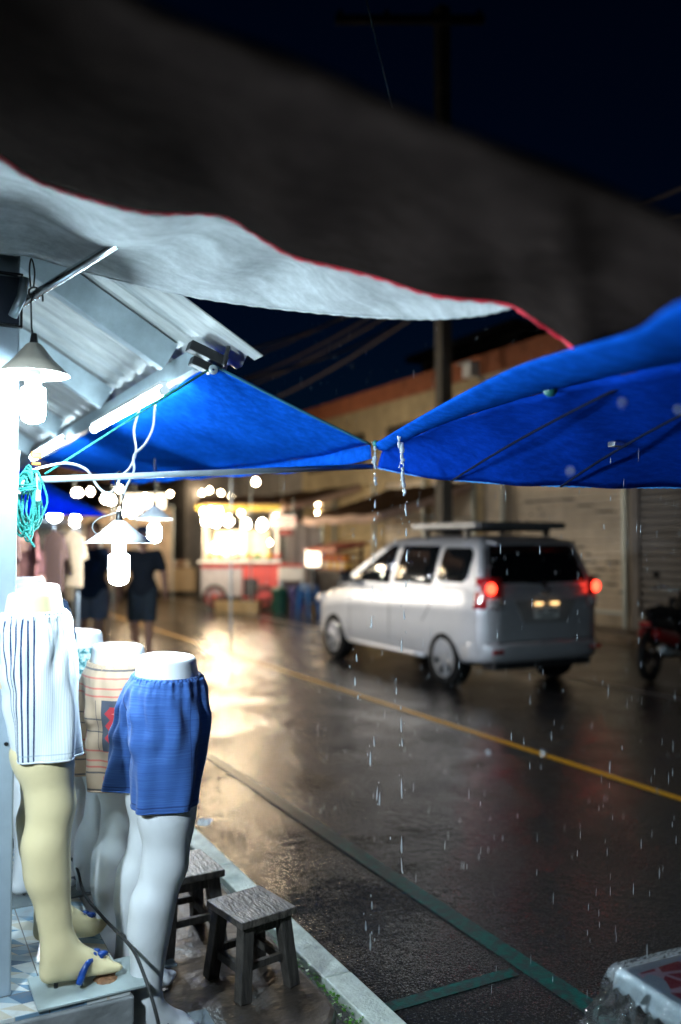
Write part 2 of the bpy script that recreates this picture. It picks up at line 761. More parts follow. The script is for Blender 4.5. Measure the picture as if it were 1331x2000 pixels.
M['blue_tarp'] = fabric("blue_canvas", (0.006, 0.115, 0.66), 0.30, 0.22, 2.5, tcol=(0.005, 0.12, 0.8), dirt=0.35)
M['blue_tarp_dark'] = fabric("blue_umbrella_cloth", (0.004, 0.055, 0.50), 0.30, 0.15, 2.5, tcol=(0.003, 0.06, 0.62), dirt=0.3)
M['red_piping'] = mat("red_piping", (0.75, 0.012, 0.04), 0.7, vary=0.45, vscale=25)
M['wood_old'] = mat("weathered_wood", (0.065, 0.056, 0.048), 0.6, vary=0.7, vscale=9, stretch=(8, 1, 1), bump=0.6, bscale=40)
M['wood_top'] = mat("weathered_seat_wood", (0.125, 0.105, 0.088), 0.45, vary=0.92, vscale=11, stretch=(3.2, .9, 1), bump=0.6, bscale=40)

# ================================================================== ground, road, pavement
g = MB().box((0, 60, -0.08), (400, 400, 0.10)).build("ground", mat("dirt", (0.03, 0.028, 0.025), 0.7))
structure(g)
rd = MB()
rows = [[(x, y, 0.0) for x in (1.49, 10.35)] for y in (-14, 10, 40, 90, 170)]
rd.grid([[Vector(p) for p in r_] for r_ in rows])
structure(rd.build("road", M['asphalt']))


def flat(name, x0, x1, y0, y1, m, z=0.004):
    o = MB().add([(x0, y0, z), (x1, y0, z), (x1, y1, z), (x0, y1, z)], [(0, 1, 2, 3)])
    return o


def strip(name, quads, m, z=0.004):
    b = MB()
    for (x0, x1, y0, y1) in quads:
        b.add([(x0, y0, z), (x1, y0, z), (x1, y1, z), (x0, y1, z)], [(0, 1, 2, 3)])
    return structure(b.build(name, m))


strip("yellow_road_line", [(4.375, 4.455, -8, 120)], M['yellow_paint'])
strip("green_road_line", [(2.125, 2.215, -6, 7.5), (1.51, 2.10, 2.60, 2.66)], M['green_paint'])
strip("white_road_line", [(7.15, 7.25, -8, 120)], M['white_paint'])

kb = MB()
y = -8.0
while y < 60:
    L = 1.2
    kb.box((1.445 + random.uniform(-.003, .003), y + L / 2, 0.005), (0.105, L - 0.004, 0.12 + random.uniform(-.004, .004)))
    y += L
structure(kb.build("kerb", M['kerb'], bevel=0.006))
structure(MB().box((1.36, 25, -0.02), (0.075, 66, 0.10)).build("gutter", M['soil']))

# pavement slab with a broken rounded corner, one mesh
outline = [(0.5, 2.36), (1.02, 2.43), (1.20, 2.455), (1.27, 2.49), (1.312, 2.55), (1.322, 2.64)]
outline = [Vector((x, y, -0.06)) for x, y in outline] + [Vector((1.325, 3.2, -.06)), Vector((1.325, 60, -.06)), Vector((-6, 60, -.06)), Vector((-6, 2.36, -.06))]
pv = MB()
pv.prism(outline, (0, 0, 0.16))
structure(pv.build("pavement", M['slab'], bevel=0.018))
# lower ground in front of the slab
structure(MB().box((-0.9, -2.0, -0.03), (4.2, 8.6, 0.06)).build("side_path", M['soil']))
# far pavement
structure(MB().box((10.95, 60, 0.03), (1.2, 220, 0.20)).build("far_pavement", mat("far_paving", (0.16, 0.12, 0.085), 0.4, vary=0.4, bump=0.3), bevel=0.02))

# moss in the gutter: countless little leaves
ms = MB()
for i in range(520):
    yy = 2.05 + 1.15 * random.random() ** 1.3
    xx = 1.335 + random.random() * 0.06
    if random.random() < 0.35:
        xx, yy = 1.30 + random.gauss(0, .03), 2.43 + random.gauss(0, .02)
        if yy > 2.46 and xx < 1.32:
            continue
    zz = 0.03 + random.random() * 0.035
    s = 0.004 + random.random() * 0.006
    a = random.random() * 6.3
    u = Vector((math.cos(a), math.sin(a), random.uniform(-.4, .6))) * s
    v = Vector((-math.sin(a), math.cos(a), random.uniform(-.4, .6))) * s * 0.7
    c = Vector((xx, yy, zz))
    ms.add([c - u, c - v * .9, c + u, c + v], [(0, 1, 2, 3)])
o = ms.build("moss", M['moss'])
tag(o, "bright green moss growing in the gutter beside the kerb", "moss", kind="stuff")

# ------------------------------------------------------------------ shop step with patterned tiles
def tile_mat():
    m, nt, b = newmat("patterned_tiles")
    q = NT(m)
    v, xyz = q.obj()
    S = 1 / 0.062
    sk = q.op('ADD', q.mul(xyz[0], S), q.mul(xyz[1], S * 0.5))
    ty = q.mul(xyz[1], S)
    ix, iy = q.op('FLOOR', sk), q.op('FLOOR', ty)
    fx, fy = q.op('FRACT', sk), q.op('FRACT', ty)
    tri = q.op('GREATER_THAN', q.op('ADD', fx, fy), 1.0)
    cmb = nt.nodes.new("ShaderNodeCombineXYZ")
    nt.links.new(ix, cmb.inputs[0])
    nt.links.new(iy, cmb.inputs[1])
    nt.links.new(tri, cmb.inputs[2])
    wnz = nt.nodes.new("ShaderNodeTexWhiteNoise")
    nt.links.new(cmb.outputs[0], wnz.inputs[0])
    c = q.ramp(wnz.outputs['Value'], [(0.0, (0.62, 0.66, 0.66)), (0.30, (0.13, 0.26, 0.38)), (0.48, (0.30, 0.42, 0.50)),
                                      (0.66, (0.55, 0.50, 0.40)), (0.80, (0.06, 0.14, 0.24)), (0.9, (0.7, 0.72, 0.7))], 'CONSTANT')
    # grout of the big tiles and dirt
    g1 = q.op('LESS_THAN', q.op('FRACT', q.mul(xyz[0], 1 / 0.31)), 0.012)
    g2 = q.op('LESS_THAN', q.op('FRACT', q.mul(xyz[1], 1 / 0.31)), 0.012)
    c = q.mix(q.mx(g1, g2), c, (0.10, 0.10, 0.10))
    d = q.ramp(q.noise(9, 6, v), [(0.45, (0, 0, 0)), (0.75, (1, 1, 1))])
    c = q.mix(q.mul(d, 0.6), c, (0.22, 0.16, 0.11))
    nt.links.new(c, b.inputs['Base Color'])
    b.inputs['Roughness'].default_value = 0.25
    return m


STEP = 0.30
st = thing("shop_step", "raised grey concrete step with blue and white patterned tiles under the mannequins", "step", (-0.2, 3.0, 0))
so = Vector((-0.2, 3.0, 0))
sb = MB(so)
# front edge leans a little, as in the street
P0, P1 = (-2.2, 2.60), (0.655, 2.545)
q = [Vector((P0[0], P0[1], 0.0)), Vector((P1[0], P1[1], 0.0)), Vector((0.665, 30, 0.0)), Vector((P0[0], 30, 0.0))]
sb.prism(q, (0, 0, STEP - 0.008))
sb.build("concrete_base", M['concrete'], st, bevel=0.006)
tb = MB(so)
qt = [Vector((P0[0], P0[1] + .012, STEP - 0.007)), Vector((P1[0] - .01, P1[1] + .012, STEP - 0.007)), Vector((0.655, 30, STEP - 0.007)), Vector((P0[0], 30, STEP - 0.007))]
tb.prism(qt, (0, 0, 0.010))
tb.build("tile_floor", tile_mat(), st)

# broken brown stone lying on the step edge
bl = MB((0.60, 2.66, STEP))
for k in range(7):
    a = k * 0.9
    bl.ball((0.60 + .035 * math.cos(a) * (k % 3) / 2, 2.66 + .03 * math.sin(a), STEP + 0.010 + .003 * (k % 2)), (0.03, 0.024, 0.010), 9, 6)
o = bl.build("mortar_patch", mat("brown_mortar", (0.28, 0.14, 0.07), 0.8, vary=0.5, vscale=40, bump=0.8, bscale=80))
o.location = (0.60, 2.66, STEP)
tag(o, "lump of brown mortar on the corner of the tiled step", "mortar lump")

# ------------------------------------------------------------------ shop post and lean-to roof
PX, PY = 0.284, 2.745
po = thing("steel_post", "pale blue square steel post standing on the tiled step", "post", (PX, PY, STEP))
off = Vector((PX, PY, STEP))
b = MB(off)
b.box((PX, PY, (STEP + 2.52) / 2 + .0), (0.105, 0.105, 2.52 - STEP))
b.build("post_shaft", M['post'], po, bevel=0.006)
b = MB(off)
zc = 2.31
for dx in (-.055, .055):
    b.box((PX + dx, PY - .062, zc), (0.006, 0.014, 0.15))
b.box((PX, PY - .062, zc + .077), (0.116, 0.014, 0.006))
b.box((PX, PY - .062, zc - .077), (0.116, 0.014, 0.006))
b.build("bracket", M['black'], po)
MB(off).box((PX, PY - .0545, zc), (0.10, 0.003, 0.14)).build("opening_shade", mat("dark_opening", (0.012, 0.02, 0.04), 0.5), po)  # dark sheet standing in for the shade inside a square opening
b = MB(off)
b.tube([(PX + .03, PY - .07, zc - .05), (PX + .05, PY - .10, zc + .0), (PX + .06, PY - .09, zc + .06)], 0.014, 10)
b.build("hook", M['galv'], po, smooth=True)
for z in (1.02, 1.90):
    b = MB(off)
    b.lathe([(0, -.004), (.006, -.004), (.006, 0.0)], (PX + .03, PY - .053, z), 10, 'y')
    b.build("screw", M['black'], po)
b = MB(off)
b.tube(spline([at(38, 880, 2.60), at(30, 1020, 2.585), at(16, 1180, 2.585), at(22, 1250, 2.585), at(8, 1380, 2.585), at(3, 1420, 2.585)], 5), 0.0028, 6)
o = b.build("white_cable", M['cord_white'])
for v_ in o.data.vertices:
    v_.co += off
tag(o, "thin pale cord running down the face of the steel post", "cord")

SL = 0.60                                    # fall of the lean-to roof towards the street


def roof_z(x):
    return 2.245 + (1.10 - x) * SL


rf = thing("lean_to_roof", "corrugated metal lean-to roof on steel rafters over the shop front", "roof", (0.4, 4.0, 2.3))
ro = Vector((0.4, 4.0, 2.3))
b = MB(ro)
ny = 300
rows = []
for xx in np.linspace(-1.2, 1.12, 8):
    row = []
    for i in range(ny):
        yy = 2.72 + i * (7.4 / ny)
        ph = (yy / 0.19) % 1.0
        hgt = 0.030 * min(1, max(0, (abs(ph - .5) * 2 - .42) * 4))
        row.append(Vector((xx, yy, roof_z(xx) + hgt)))
    rows.append(row)
b.grid(rows)
b.build("roof_sheet", M['sheet'], rf, solid=0.004)
for k, yy in enumerate((3.10, 4.14, 5.40, 6.6, 7.8, 9.2)):
    b = MB(ro)
    x0, x1 = -1.1, 0.945
    # a C channel: web, two flanges
    d = Vector((1, 0, -SL)).normalized()
    n = Vector((SL, 0, 1)).normalized()
    p0 = Vector((x0, yy, roof_z(x0))) - n * 0.012
    p1 = Vector((x1, yy, roof_z(x1))) - n * 0.012
    for (q0, q1, wy) in ((-0.004, -0.105, 0.004),):
        b.hexa([p0 + Vector((0, -.002, 0)), p0 + Vector((0, .002, 0)), p0 + Vector((0, .002, 0)) - n * .105, p0 + Vector((0, -.002, 0)) - n * .105],
               [p1 + Vector((0, -.002, 0)), p1 + Vector((0, .002, 0)), p1 + Vector((0, .002, 0)) - n * .105, p1 + Vector((0, -.002, 0)) - n * .105])
    for dz in (0.0, 0.103):
        b.hexa([p0 + Vector((0, .003, 0)) - n * dz, p0 + Vector((0, .05, 0)) - n * dz, p0 + Vector((0, .05, 0)) - n * (dz + .003), p0 + Vector((0, .003, 0)) - n * (dz + .003)],
               [p1 + Vector((0, .003, 0)) - n * dz, p1 + Vector((0, .05, 0)) - n * dz, p1 + Vector((0, .05, 0)) - n * (dz + .003), p1 + Vector((0, .003, 0)) - n * (dz + .003)])
    b.build("rafter", M['galv'], rf)
b = MB(ro)
b.box((0.965, 6.4, roof_z(0.965) - .075), (0.035, 6.9, 0.08))
b.build("eave_purlin", M['galv'], rf, bevel=0.004)
b = MB(ro)
pt = at(425, 700, 2.98)
b.box(pt + Vector((-.03, .02, 0.015)), (0.14, 0.05, 0.035), Matrix.Rotation(R(20), 3, 'Y'))
b.box(pt + Vector((-.05, .02, -.025)), (0.08, 0.045, 0.03), Matrix.Rotation(R(20), 3, 'Y'))
b.tube([pt + Vector((.012, -.03, -.03)), pt + Vector((.03, -.03, .04))], 0.008, 8)
b.build("clamp", M['black'], rf, bevel=0.003)
b = MB(ro)
b.lathe([(0.005, -.005), (.014, -.006), (.017, 0), (.014, .006), (.005, .005)], at(417, 722, 2.94), 16, 'y')
b.build("pulley", M['galv'], rf, smooth=True)

# diagonal pipe that carries the white tarp
b = MB()
p0, p1 = at(30, 600, 2.58), at(225, 478, 2.22)
b.tube([p0, p0.lerp(p1, .5), p1, p1 + (p1 - p0) * .25], 0.0125, 12)
tag(b.build("support_pipe", M['chrome'], smooth=True), "shiny galvanised pipe slanting up from the post to the white tarpaulin", "pipe")
# black tie at the pipe
b = MB()
c0 = at(68, 572, 2.50)
b.lathe([(0.016 + .003 * math.cos(t), .003 * math.sin(t)) for t in np.linspace(0, 6.28, 9)], c0, 16, 'y')
b.tube([c0 + Vector((0, -.01, 0)), c0 + Vector((.02, -.02, -.012)), at(84, 588, 2.48)], 0.003, 6)
b.tube(spline([at(60, 560, 2.5), at(58, 525, 2.52), at(62, 505, 2.54), at(68, 530, 2.53), at(66, 562, 2.5)], 5), 0.0025, 6)
tag(b.build("cable_tie", M['black'], smooth=True), "black cord knotted round the slanting pipe", "tie")

# ------------------------------------------------------------------ tarpaulins overhead
hem = [(-120, 215, 1.50), (0, 302, 1.56), (60, 345, 1.60), (110, 365, 1.64), (200, 392, 1.70), (290, 412, 1.74), (430, 418, 1.76), (500, 456, 1.76), (570, 497, 1.75),
       (640, 515, 1.74), (740, 540, 1.72), (850, 575, 1.70), (985, 590, 1.68), (1040, 620, 1.66), (1100, 660, 1.68), (1152, 692, 1.63), (1290, 694, 1.80), (1420, 694, 1.82)]
top = [(-250, -330, 0.66), (60, -140, 0.70), (300, 10, 0.74), (560, 105, 0.78), (760, 195, 0.80), (940, 268, 0.82), (1110, 330, 0.84), (1240, 388, 0.86), (1420, 470, 0.88)]
hemP = [at(*p) for p in hem]
topP = [at(*p) for p in top]
b = MB()


def bowA(u, v):
    s = math.sin(math.pi * v)
    return s * (-0.02 + 0.03 * math.sin(u * 9 + 1) * v + 0.012 * math.sin(u * 23 + v * 5))


b.grid(loft(topP, hemP, 70, 24, bowA))
ta = thing("dark_awning", "dark brown tarpaulin with a red piped hem hanging overhead", "awning", hemP[5])
oo = hemP[5]
bb = MB(oo)
bb.v, bb.f = [tuple(Vector(p) - oo) for p in b.v], b.f
bb.build("tarp_sheet", M['dark_tarp'], ta, smooth=True, solid=0.003)
b = MB(oo)
hs = resample(spline(hemP, 8), 160)
b.tube([p + Vector((0, 0, .002 * math.sin(i * 1.7))) for i, p in enumerate(hs)], 0.0062, 8)
b.build("piping", M['red_piping'], ta, smooth=True)

hem2 = [at(*p) for p in [(-160, 195, 1.52), (0, 312, 1.58), (110, 372, 1.66), (290, 418, 1.76), (430, 424, 1.78), (570, 503, 1.77), (740, 545, 1.74), (850, 580, 1.72), (994, 598, 1.69)]]
low = [at(*p) for p in [(-160, 488, 2.42), (0, 495, 2.44), (60, 500, 2.46), (130, 520, 2.5), (220, 543, 2.52), (330, 570, 2.50), (440, 589, 2.46), (560, 604, 2.40), (700, 617, 2.25), (830, 622, 2.05), (930, 615, 1.85), (998, 600, 1.70)]]
b = MB()


def bowB(u, v):
    s = math.sin(math.pi * v)
    return s * (0.05 + 0.018 * math.sin(u * 14) + 0.012 * math.sin(u * 31 + 4 * v) + .01 * math.sin(v * 12 + u * 20))


b.grid(loft(hem2, low, 90, 30, bowB))
wa = thing("white_awning", "sagging white tarpaulin lit from below, behind the red piped hem", "awning", hem2[3])
b.v = [tuple(Vector(p_) - hem2[3]) for p_ in b.v]
b.build("tarp_sheet", M['white_tarp'], wa, smooth=True, solid=0.003)
b = MB(hem2[3])
lw = resample(spline(low, 8), 120)
b.tube([p_ + Vector((0, 0, .0012 * math.sin(i * 1.9))) for i, p_ in enumerate(lw)], 0.0038, 6)
b.build("rolled_edge", M['white_tarp'], wa, smooth=True)


# ------------------------------------------------------------------ blue awning over the stall on the left
T0 = at(415, 712, 2.98)
C0 = at(724, 868, 3.32)
yfar = 7.0
aw = thing("blue_awning", "bright blue canvas awning over the lamp lit stall front", "awning", T0)
b = MB(T0)
eave_e = [T0 + Vector((0, 0, 0))] + [Vector((0.99, yy, 2.20 + 0.01 * (yy - 3))) for yy in (3.6, 4.4, 5.4, 6.4, 7.0)]
out_e = [C0] + [Vector((1.66 - .02 * (yy - 3), yy, 1.955 + .040 * (yy - 3))) for yy in (3.6, 4.4, 5.4, 6.4, 7.0)]
b.grid(loft(eave_e, out_e, 40, 18, lambda u, v: -0.035 * math.sin(math.pi * v) * math.sin(math.pi * min(1, u * 1.2)) + .004 * math.sin(u * 40 + v * 7)))
b.build("canvas", M['blue_tarp'], aw, smooth=True, solid=0.003)
b = MB(T0)
ow = resample(spline(out_e, 8), 60)
b.grid([ow, [p + Vector((0.003, 0, -.055 - .006 * math.sin(i * .7))) for i, p in enumerate(ow)]])
b.build("valance", M['blue_tarp'], aw, smooth=True, solid=0.003)
b = MB(T0)
b.tube(resample(spline([T0, T0.lerp(C0, .5) + Vector((0, 0, -.004)), C0], 6), 30), 0.005, 8)
b.build("edge_cord", mat("teal_cord", (0.02, 0.12, 0.20), 0.6), aw, smooth=True)

# horizontal pipe from the post to the outer corner
b = MB()
pA, pB = at(70, 937, 2.62), at(727, 911, 3.30)
b.tube([pA, pA.lerp(pB, .5), pB], 0.0105, 12)
tag(b.build("awning_pipe", M['galv'], smooth=True), "thin galvanised pipe reaching from the post to the blue awning corner", "pipe")

# next blue awning further down the row
aw2 = thing("blue_awning", "deep blue awning further along, left of the hanging white lamp", "awning", (1.0, 7.3, 2.2))
off = Vector((1.0, 7.3, 2.2))
b = MB(off)
e0 = [at(20, 905, 6.7), at(45, 922, 8.0), at(70, 935, 9.6)]
e1 = [at(207, 1005, 7.1), at(185, 1003, 8.3), at(165, 1002, 9.8)]
b.grid(loft(e0, e1, 14, 10, lambda u, v: -.05 * math.sin(math.pi * v)))
b.build("canvas", M['blue_tarp_dark'], aw2, smooth=True, solid=0.003)
b = MB(off)
e2 = [Vector(p) for p in (at(20, 905, 6.68), at(207, 1005, 7.08))]
e3 = [Vector(p) for p in (at(20, 1003, 6.9), at(207, 1009, 7.09))]
b.grid([resample(e2, 12), resample(e3, 12)])
b.build("side_panel", M['blue_tarp_dark'], aw2, smooth=True, solid=0.003)

# ------------------------------------------------------------------ blue umbrella on the right
um = thing("blue_umbrella", "big deep blue market umbrella with dark ribs, dripping rain over the road", "umbrella", at(1100, 800, 2.2))
uo = at(1100, 800, 2.2)
fold = [at(757, 878, 3.18), at(830, 842, 2.9), at(900, 815, 2.62), at(985, 788, 2.35), at(1075, 762, 2.1), at(1200, 733, 1.85), at(1340, 706, 1.62), (at(1560, 680, 1.45))]
outl = [at(730, 868, 3.20), at(800, 826, 2.75), at(900, 770, 2.25), at(1000, 720, 1.90), at(1100, 686, 1.62), at(1230, 650, 1.28), at(1290, 612, 1.12), at(1345, 585, 1.02), at(1560, 520, .92)]
hemU = [at(738, 914, 3.32), at(800, 927, 3.26), at(900, 939, 3.18), at(1000, 946, 3.10), at(1100, 950, 3.04), at(1220, 952, 2.98), at(1340, 953, 2.92), at(1600, 955, 2.85)]
b = MB(uo)
b.grid(loft(outl, fold, 60, 10, lambda u, v: -.012 * math.sin(math.pi * v)))
b.build("front_panel", M['blue_tarp'], um, smooth=True, solid=0.003)
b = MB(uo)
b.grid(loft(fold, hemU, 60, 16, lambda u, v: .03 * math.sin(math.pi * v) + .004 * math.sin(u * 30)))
b.build("rear_panel", M['blue_tarp_dark'], um, smooth=True, solid=0.003)  # darker copy of the front cloth; underside dimness is in its colour
b = MB(uo)
hh = resample(spline(hemU, 8), 200)
b.tube([p + Vector((0, 0, .0012 * math.sin(i * 2.1))) for i, p in enumerate(hh)], 0.0028, 6)
b.build("hem", mat("light_blue_hem", (0.04, 0.28, 0.80), 0.6, vary=0.5, vscale=60), um)
for (pa, pb) in (((884, 936, 3.17), (1262, 728, 1.86)), ((1096, 948, 3.02), (1400, 772, 1.9))):
    b = MB(uo)
    a_, c_ = at(*pa), at(*pb)
    b.tube([a_.lerp(c_, t) + Vector((0, 0, .012 * math.sin(math.pi * t) - .004)) for t in np.linspace(0, 1, 12)], 0.0042, 8)
    b.build("rib", mat("rib_black", (0.004, 0.008, 0.03), 0.9, spec=0.05), um, smooth=True)
b = MB(uo)
b.box(at(1206, 868, 2.55), (0.05, 0.03, 0.018))
b.build("rib_joint", M['chrome'], um, bevel=.004)
for (px, py, Z, r_) in ((1075, 762, 2.08, .017), (734, 866, 3.18, .012)):
    b = MB(uo)
    b.ball(at(px, py, Z), r_, 10, 7)
    b.build("rib_cap", mat("teal_cap", (0.02, 0.16, 0.15), 0.4), um, smooth=True)
# pole of the umbrella, out of the frame
b = MB(uo)
b.tube([at(1700, 700, 2.3), Vector((at(1700, 700, 2.3).x, at(1700, 700, 2.3).y, 0.02))], 0.02, 12)
b.build("pole", M['galv'], um, smooth=True)

# ------------------------------------------------------------------ lamps
def make_lamp(name, label, p, shade_mat, r=0.105, hh=0.062, bulb_len=0.108, bulb_r=0.034, bulb_m=None):
    t = thing(name, label, "lamp", p, group="pendant lamps over the shop front")
    b = MB()
    b.lathe([(0.016, hh), (0.022, hh - .004), (r * .55, hh * .48), (r, 0.0), (r * 0.985, -.001), (r * .54, hh * .48 - .006), (0.014, hh - .008)], (0, 0, 0), 40)
    b.build("lamp_shade", shade_mat, t, smooth=True)
    b = MB()
    b.lathe([(0, hh + .03), (0.008, hh + .028), (0.012, hh), (0.012, hh - .01)], (0, 0, 0), 12)
    b.build("cord_grip", M['black'], t, smooth=True)
    b = MB()
    b.lathe([(0.0, -.03), (.021, -.03), (.023, -.004), (.018, .02), (0, .02)], (0, 0, 0), 20)
    b.build("socket", M['shade_white'] if shade_mat is M['shade_white'] else M['shade_white'], t, smooth=True)
    b = MB()
    L0 = -.03
    prof = [(0.016, L0), (bulb_r * .95, L0 - .010), (bulb_r, L0 - .03), (bulb_r, L0 - bulb_len + .03), (bulb_r * .85, L0 - bulb_len + .010), (bulb_r * .4, L0 - bulb_len + .002), (0, L0 - bulb_len)]
    b.lathe(prof, (0, 0, 0), 24)
    b.build("bulb", bulb_m or M['bulb'], t, smooth=True)
    return t


L1 = at(66, 732, 2.42)
l1 = make_lamp("pendant_lamp", "cream enamel pendant lamp hanging in front of the steel post", L1, M['shade'], r=0.099, hh=0.088)
b = MB(L1)
b.tube([L1 + Vector((0, 0, .09)), at(62, 640, 2.43), at(61, 590, 2.46), at(66, 570, 2.49)], 0.0026, 6)
b.build("cord", M['black'], l1)
L2 = at(233, 1060, 2.80)
l2 = make_lamp("pendant_lamp", "white cone lamp hanging from the thin pipe above the mannequins", L2, M['shade_white'], r=0.109, hh=0.072)
b = MB(L2)
b.tube([L2 + Vector((0, 0, .075)), at(236, 1003, 2.80), at(238, 985, 2.80)], 0.004, 6)
# wire hook over the pipe
b.tube(spline([at(238, 985, 2.80), at(241, 968, 2.8), at(228, 952, 2.8), at(226, 930, 2.79), at(234, 921, 2.79), at(240, 928, 2.81)], 6), 0.0022, 6)
b.build("hook_wire", M['black'], l2, smooth=True)
b = MB(L2)
b.tube(spline([at(232, 1000, 2.80), at(212, 1006, 2.80), at(195, 1012, 2.80), at(182, 1024, 2.81), at(184, 1038, 2.82), at(196, 1046, 2.83)], 6), 0.0022, 6)
b.build("cord", M['cord_grey'], l2, smooth=True)
L3 = at(302, 1014, 4.9)
l3 = make_lamp("pendant_lamp", "farther pendant lamp glowing behind the white cone lamp", L3, M['shade_white'], r=0.105, hh=0.075, bulb_len=.10)
b = MB(L3)
b.tube([L3 + Vector((0, 0, .08)), L3 + Vector((0, 0, .34))], 0.003, 6)
b.build("cord", M['black'], l3)

# tube lights along the eave
for (ya, yb, lab) in ((3.17, 4.40, "longer glowing tube light under the eave, next to the roof corner pulley"), (5.22, 6.45, "shorter looking glowing tube light under the eave, behind the hanging cream lamp")):
    c = Vector((0.905, (ya + yb) / 2, 2.165 + .018 * (ya - 3.1)))
    t = thing("tube_light", lab, "tube light", c, group="tube lights under the eave")
    b = MB()
    b.tube([(0, -(yb - ya) / 2, 0), (0, (yb - ya) / 2, 0)], 0.0165, 16)
    b.build("tube", M['tube'], t, smooth=True)
    b = MB()
    b.box((0, 0, .028), (0.03, yb - ya, 0.018))
    b.build("fitting", M['shade_white'], t, bevel=.003)
    for s in (-1, 1):
        b = MB()
        b.lathe([(0, -.012), (.018, -.012), (.018, .012), (0, .012)], (0, s * ((yb - ya) / 2 + .008), 0), 16, 'y')
        b.build("end_cap", M['shade_white'], t)

# two twisted white cords
b = MB()
b.tube(spline([at(272, 800, 3.3), at(262, 840, 3.3), at(266, 880, 3.25), at(255, 912, 3.1), at(238, 930, 2.9), at(222, 958, 2.84), at(206, 962, 2.82), at(190, 948, 2.8), at(170, 918, 2.75), at(135, 905, 2.7), at(95, 910, 2.66), at(55, 925, 2.63), at(38, 965, 2.60)], 6), 0.0045, 8)
tag(b.build("white_cable", M['cord_white'], smooth=True), "white cord looping from the tube light down to the coil of rope", "cord")
b = MB()
b.tube(spline([at(303, 790, 3.25), at(299, 835, 3.25), at(283, 868, 3.2), at(262, 890, 3.12), at(262, 920, 3.0), at(247, 952, 2.88), at(240, 975, 2.84)], 6), 0.0045, 8)
tag(b.build("white_cable", M['cord_white'], smooth=True), "white cord dropping from the tube light to the white cone lamp", "cord")

# green rope stretched from the roof corner, and its coil
b = MB()
b.tube([at(418, 716, 2.95), at(250, 822, 2.80), at(88, 926, 2.66)], 0.0036, 8)
b.tube([at(408, 722, 2.95), at(330, 768, 2.88), at(250, 824, 2.80)], 0.003, 8)
tag(b.build("rope", M['rope'], smooth=True), "taut green rope from the roof corner down to the post", "rope")
b = MB()
for k in range(16):
    a0 = random.uniform(-.4, .4)
    cx = random.gauss(0, .010)
    rx = 0.020 + random.random() * .012
    hz = 0.155 + random.random() * .04
    pts = []
    ptc = at(55, 925, 2.62) + Vector((cx * _r.x, cx * _r.y, random.gauss(0, .008)))
    for i in range(25):
        t = 2 * math.pi * i / 24
        lat = math.sin(t) * rx * (1 + .15 * math.sin(3 * t + k))
        dz = -(hz / 2) * (1 - math.cos(t))
        dp = math.cos(t * 2 + k) * .010 + random.gauss(0, .0012)
        pts.append(ptc + _r * lat + _f * dp + Vector((0, 0, dz)))
    b.tube(pts, 0.0032, 6, cap=False)
for k in range(3):
    z0 = -.03 - .012 * k
    pts = [at(55, 925, 2.62) + _r * (.030 * math.cos(t)) + _f * (.022 * math.sin(t)) + Vector((0, 0, z0 + .006 * math.sin(t + k))) for t in np.linspace(0, 6.28, 17)]
    b.tube(pts, 0.0034, 6, cap=False)
b.tube(spline([at(50, 1040, 2.6), at(60, 1056, 2.6), at(68, 1068, 2.6)], 4), 0.0032, 6)
tag(b.build("rope_coil", M['rope'], smooth=True), "hank of green rope tied to the steel post", "rope")
b = MB()
b.box(at(75, 968, 2.6), (.012, .004, .032))
b.tube([at(72, 925, 2.6), at(74, 960, 2.6)], .0015, 5)
tag(b.build("paper_tag", M['shade_white']), "small white tag hanging beside the rope hank", "tag")
b = MB()
b.box(at(71, 889, 2.7), (.032, .012, .022))
b.box(at(71, 906, 2.69), (.028, .010, .010))
tag(b.build("plastic_clip", mat("orange_clip", (0.55, 0.18, 0.02), 0.4), bevel=.003), "orange plastic clip above the rope hank", "clip")
# ================================================================== mannequins
def plastic(name, c, rough=0.32):
    return mat(name, c, rough, vary=0.05, vscale=7, spec=0.5, rvary=0.06)


M['white_plastic'] = plastic("white_mannequin", (0.74, 0.76, 0.78))
M['cream_plastic'] = plastic("cream_mannequin", (0.78, 0.65, 0.38))


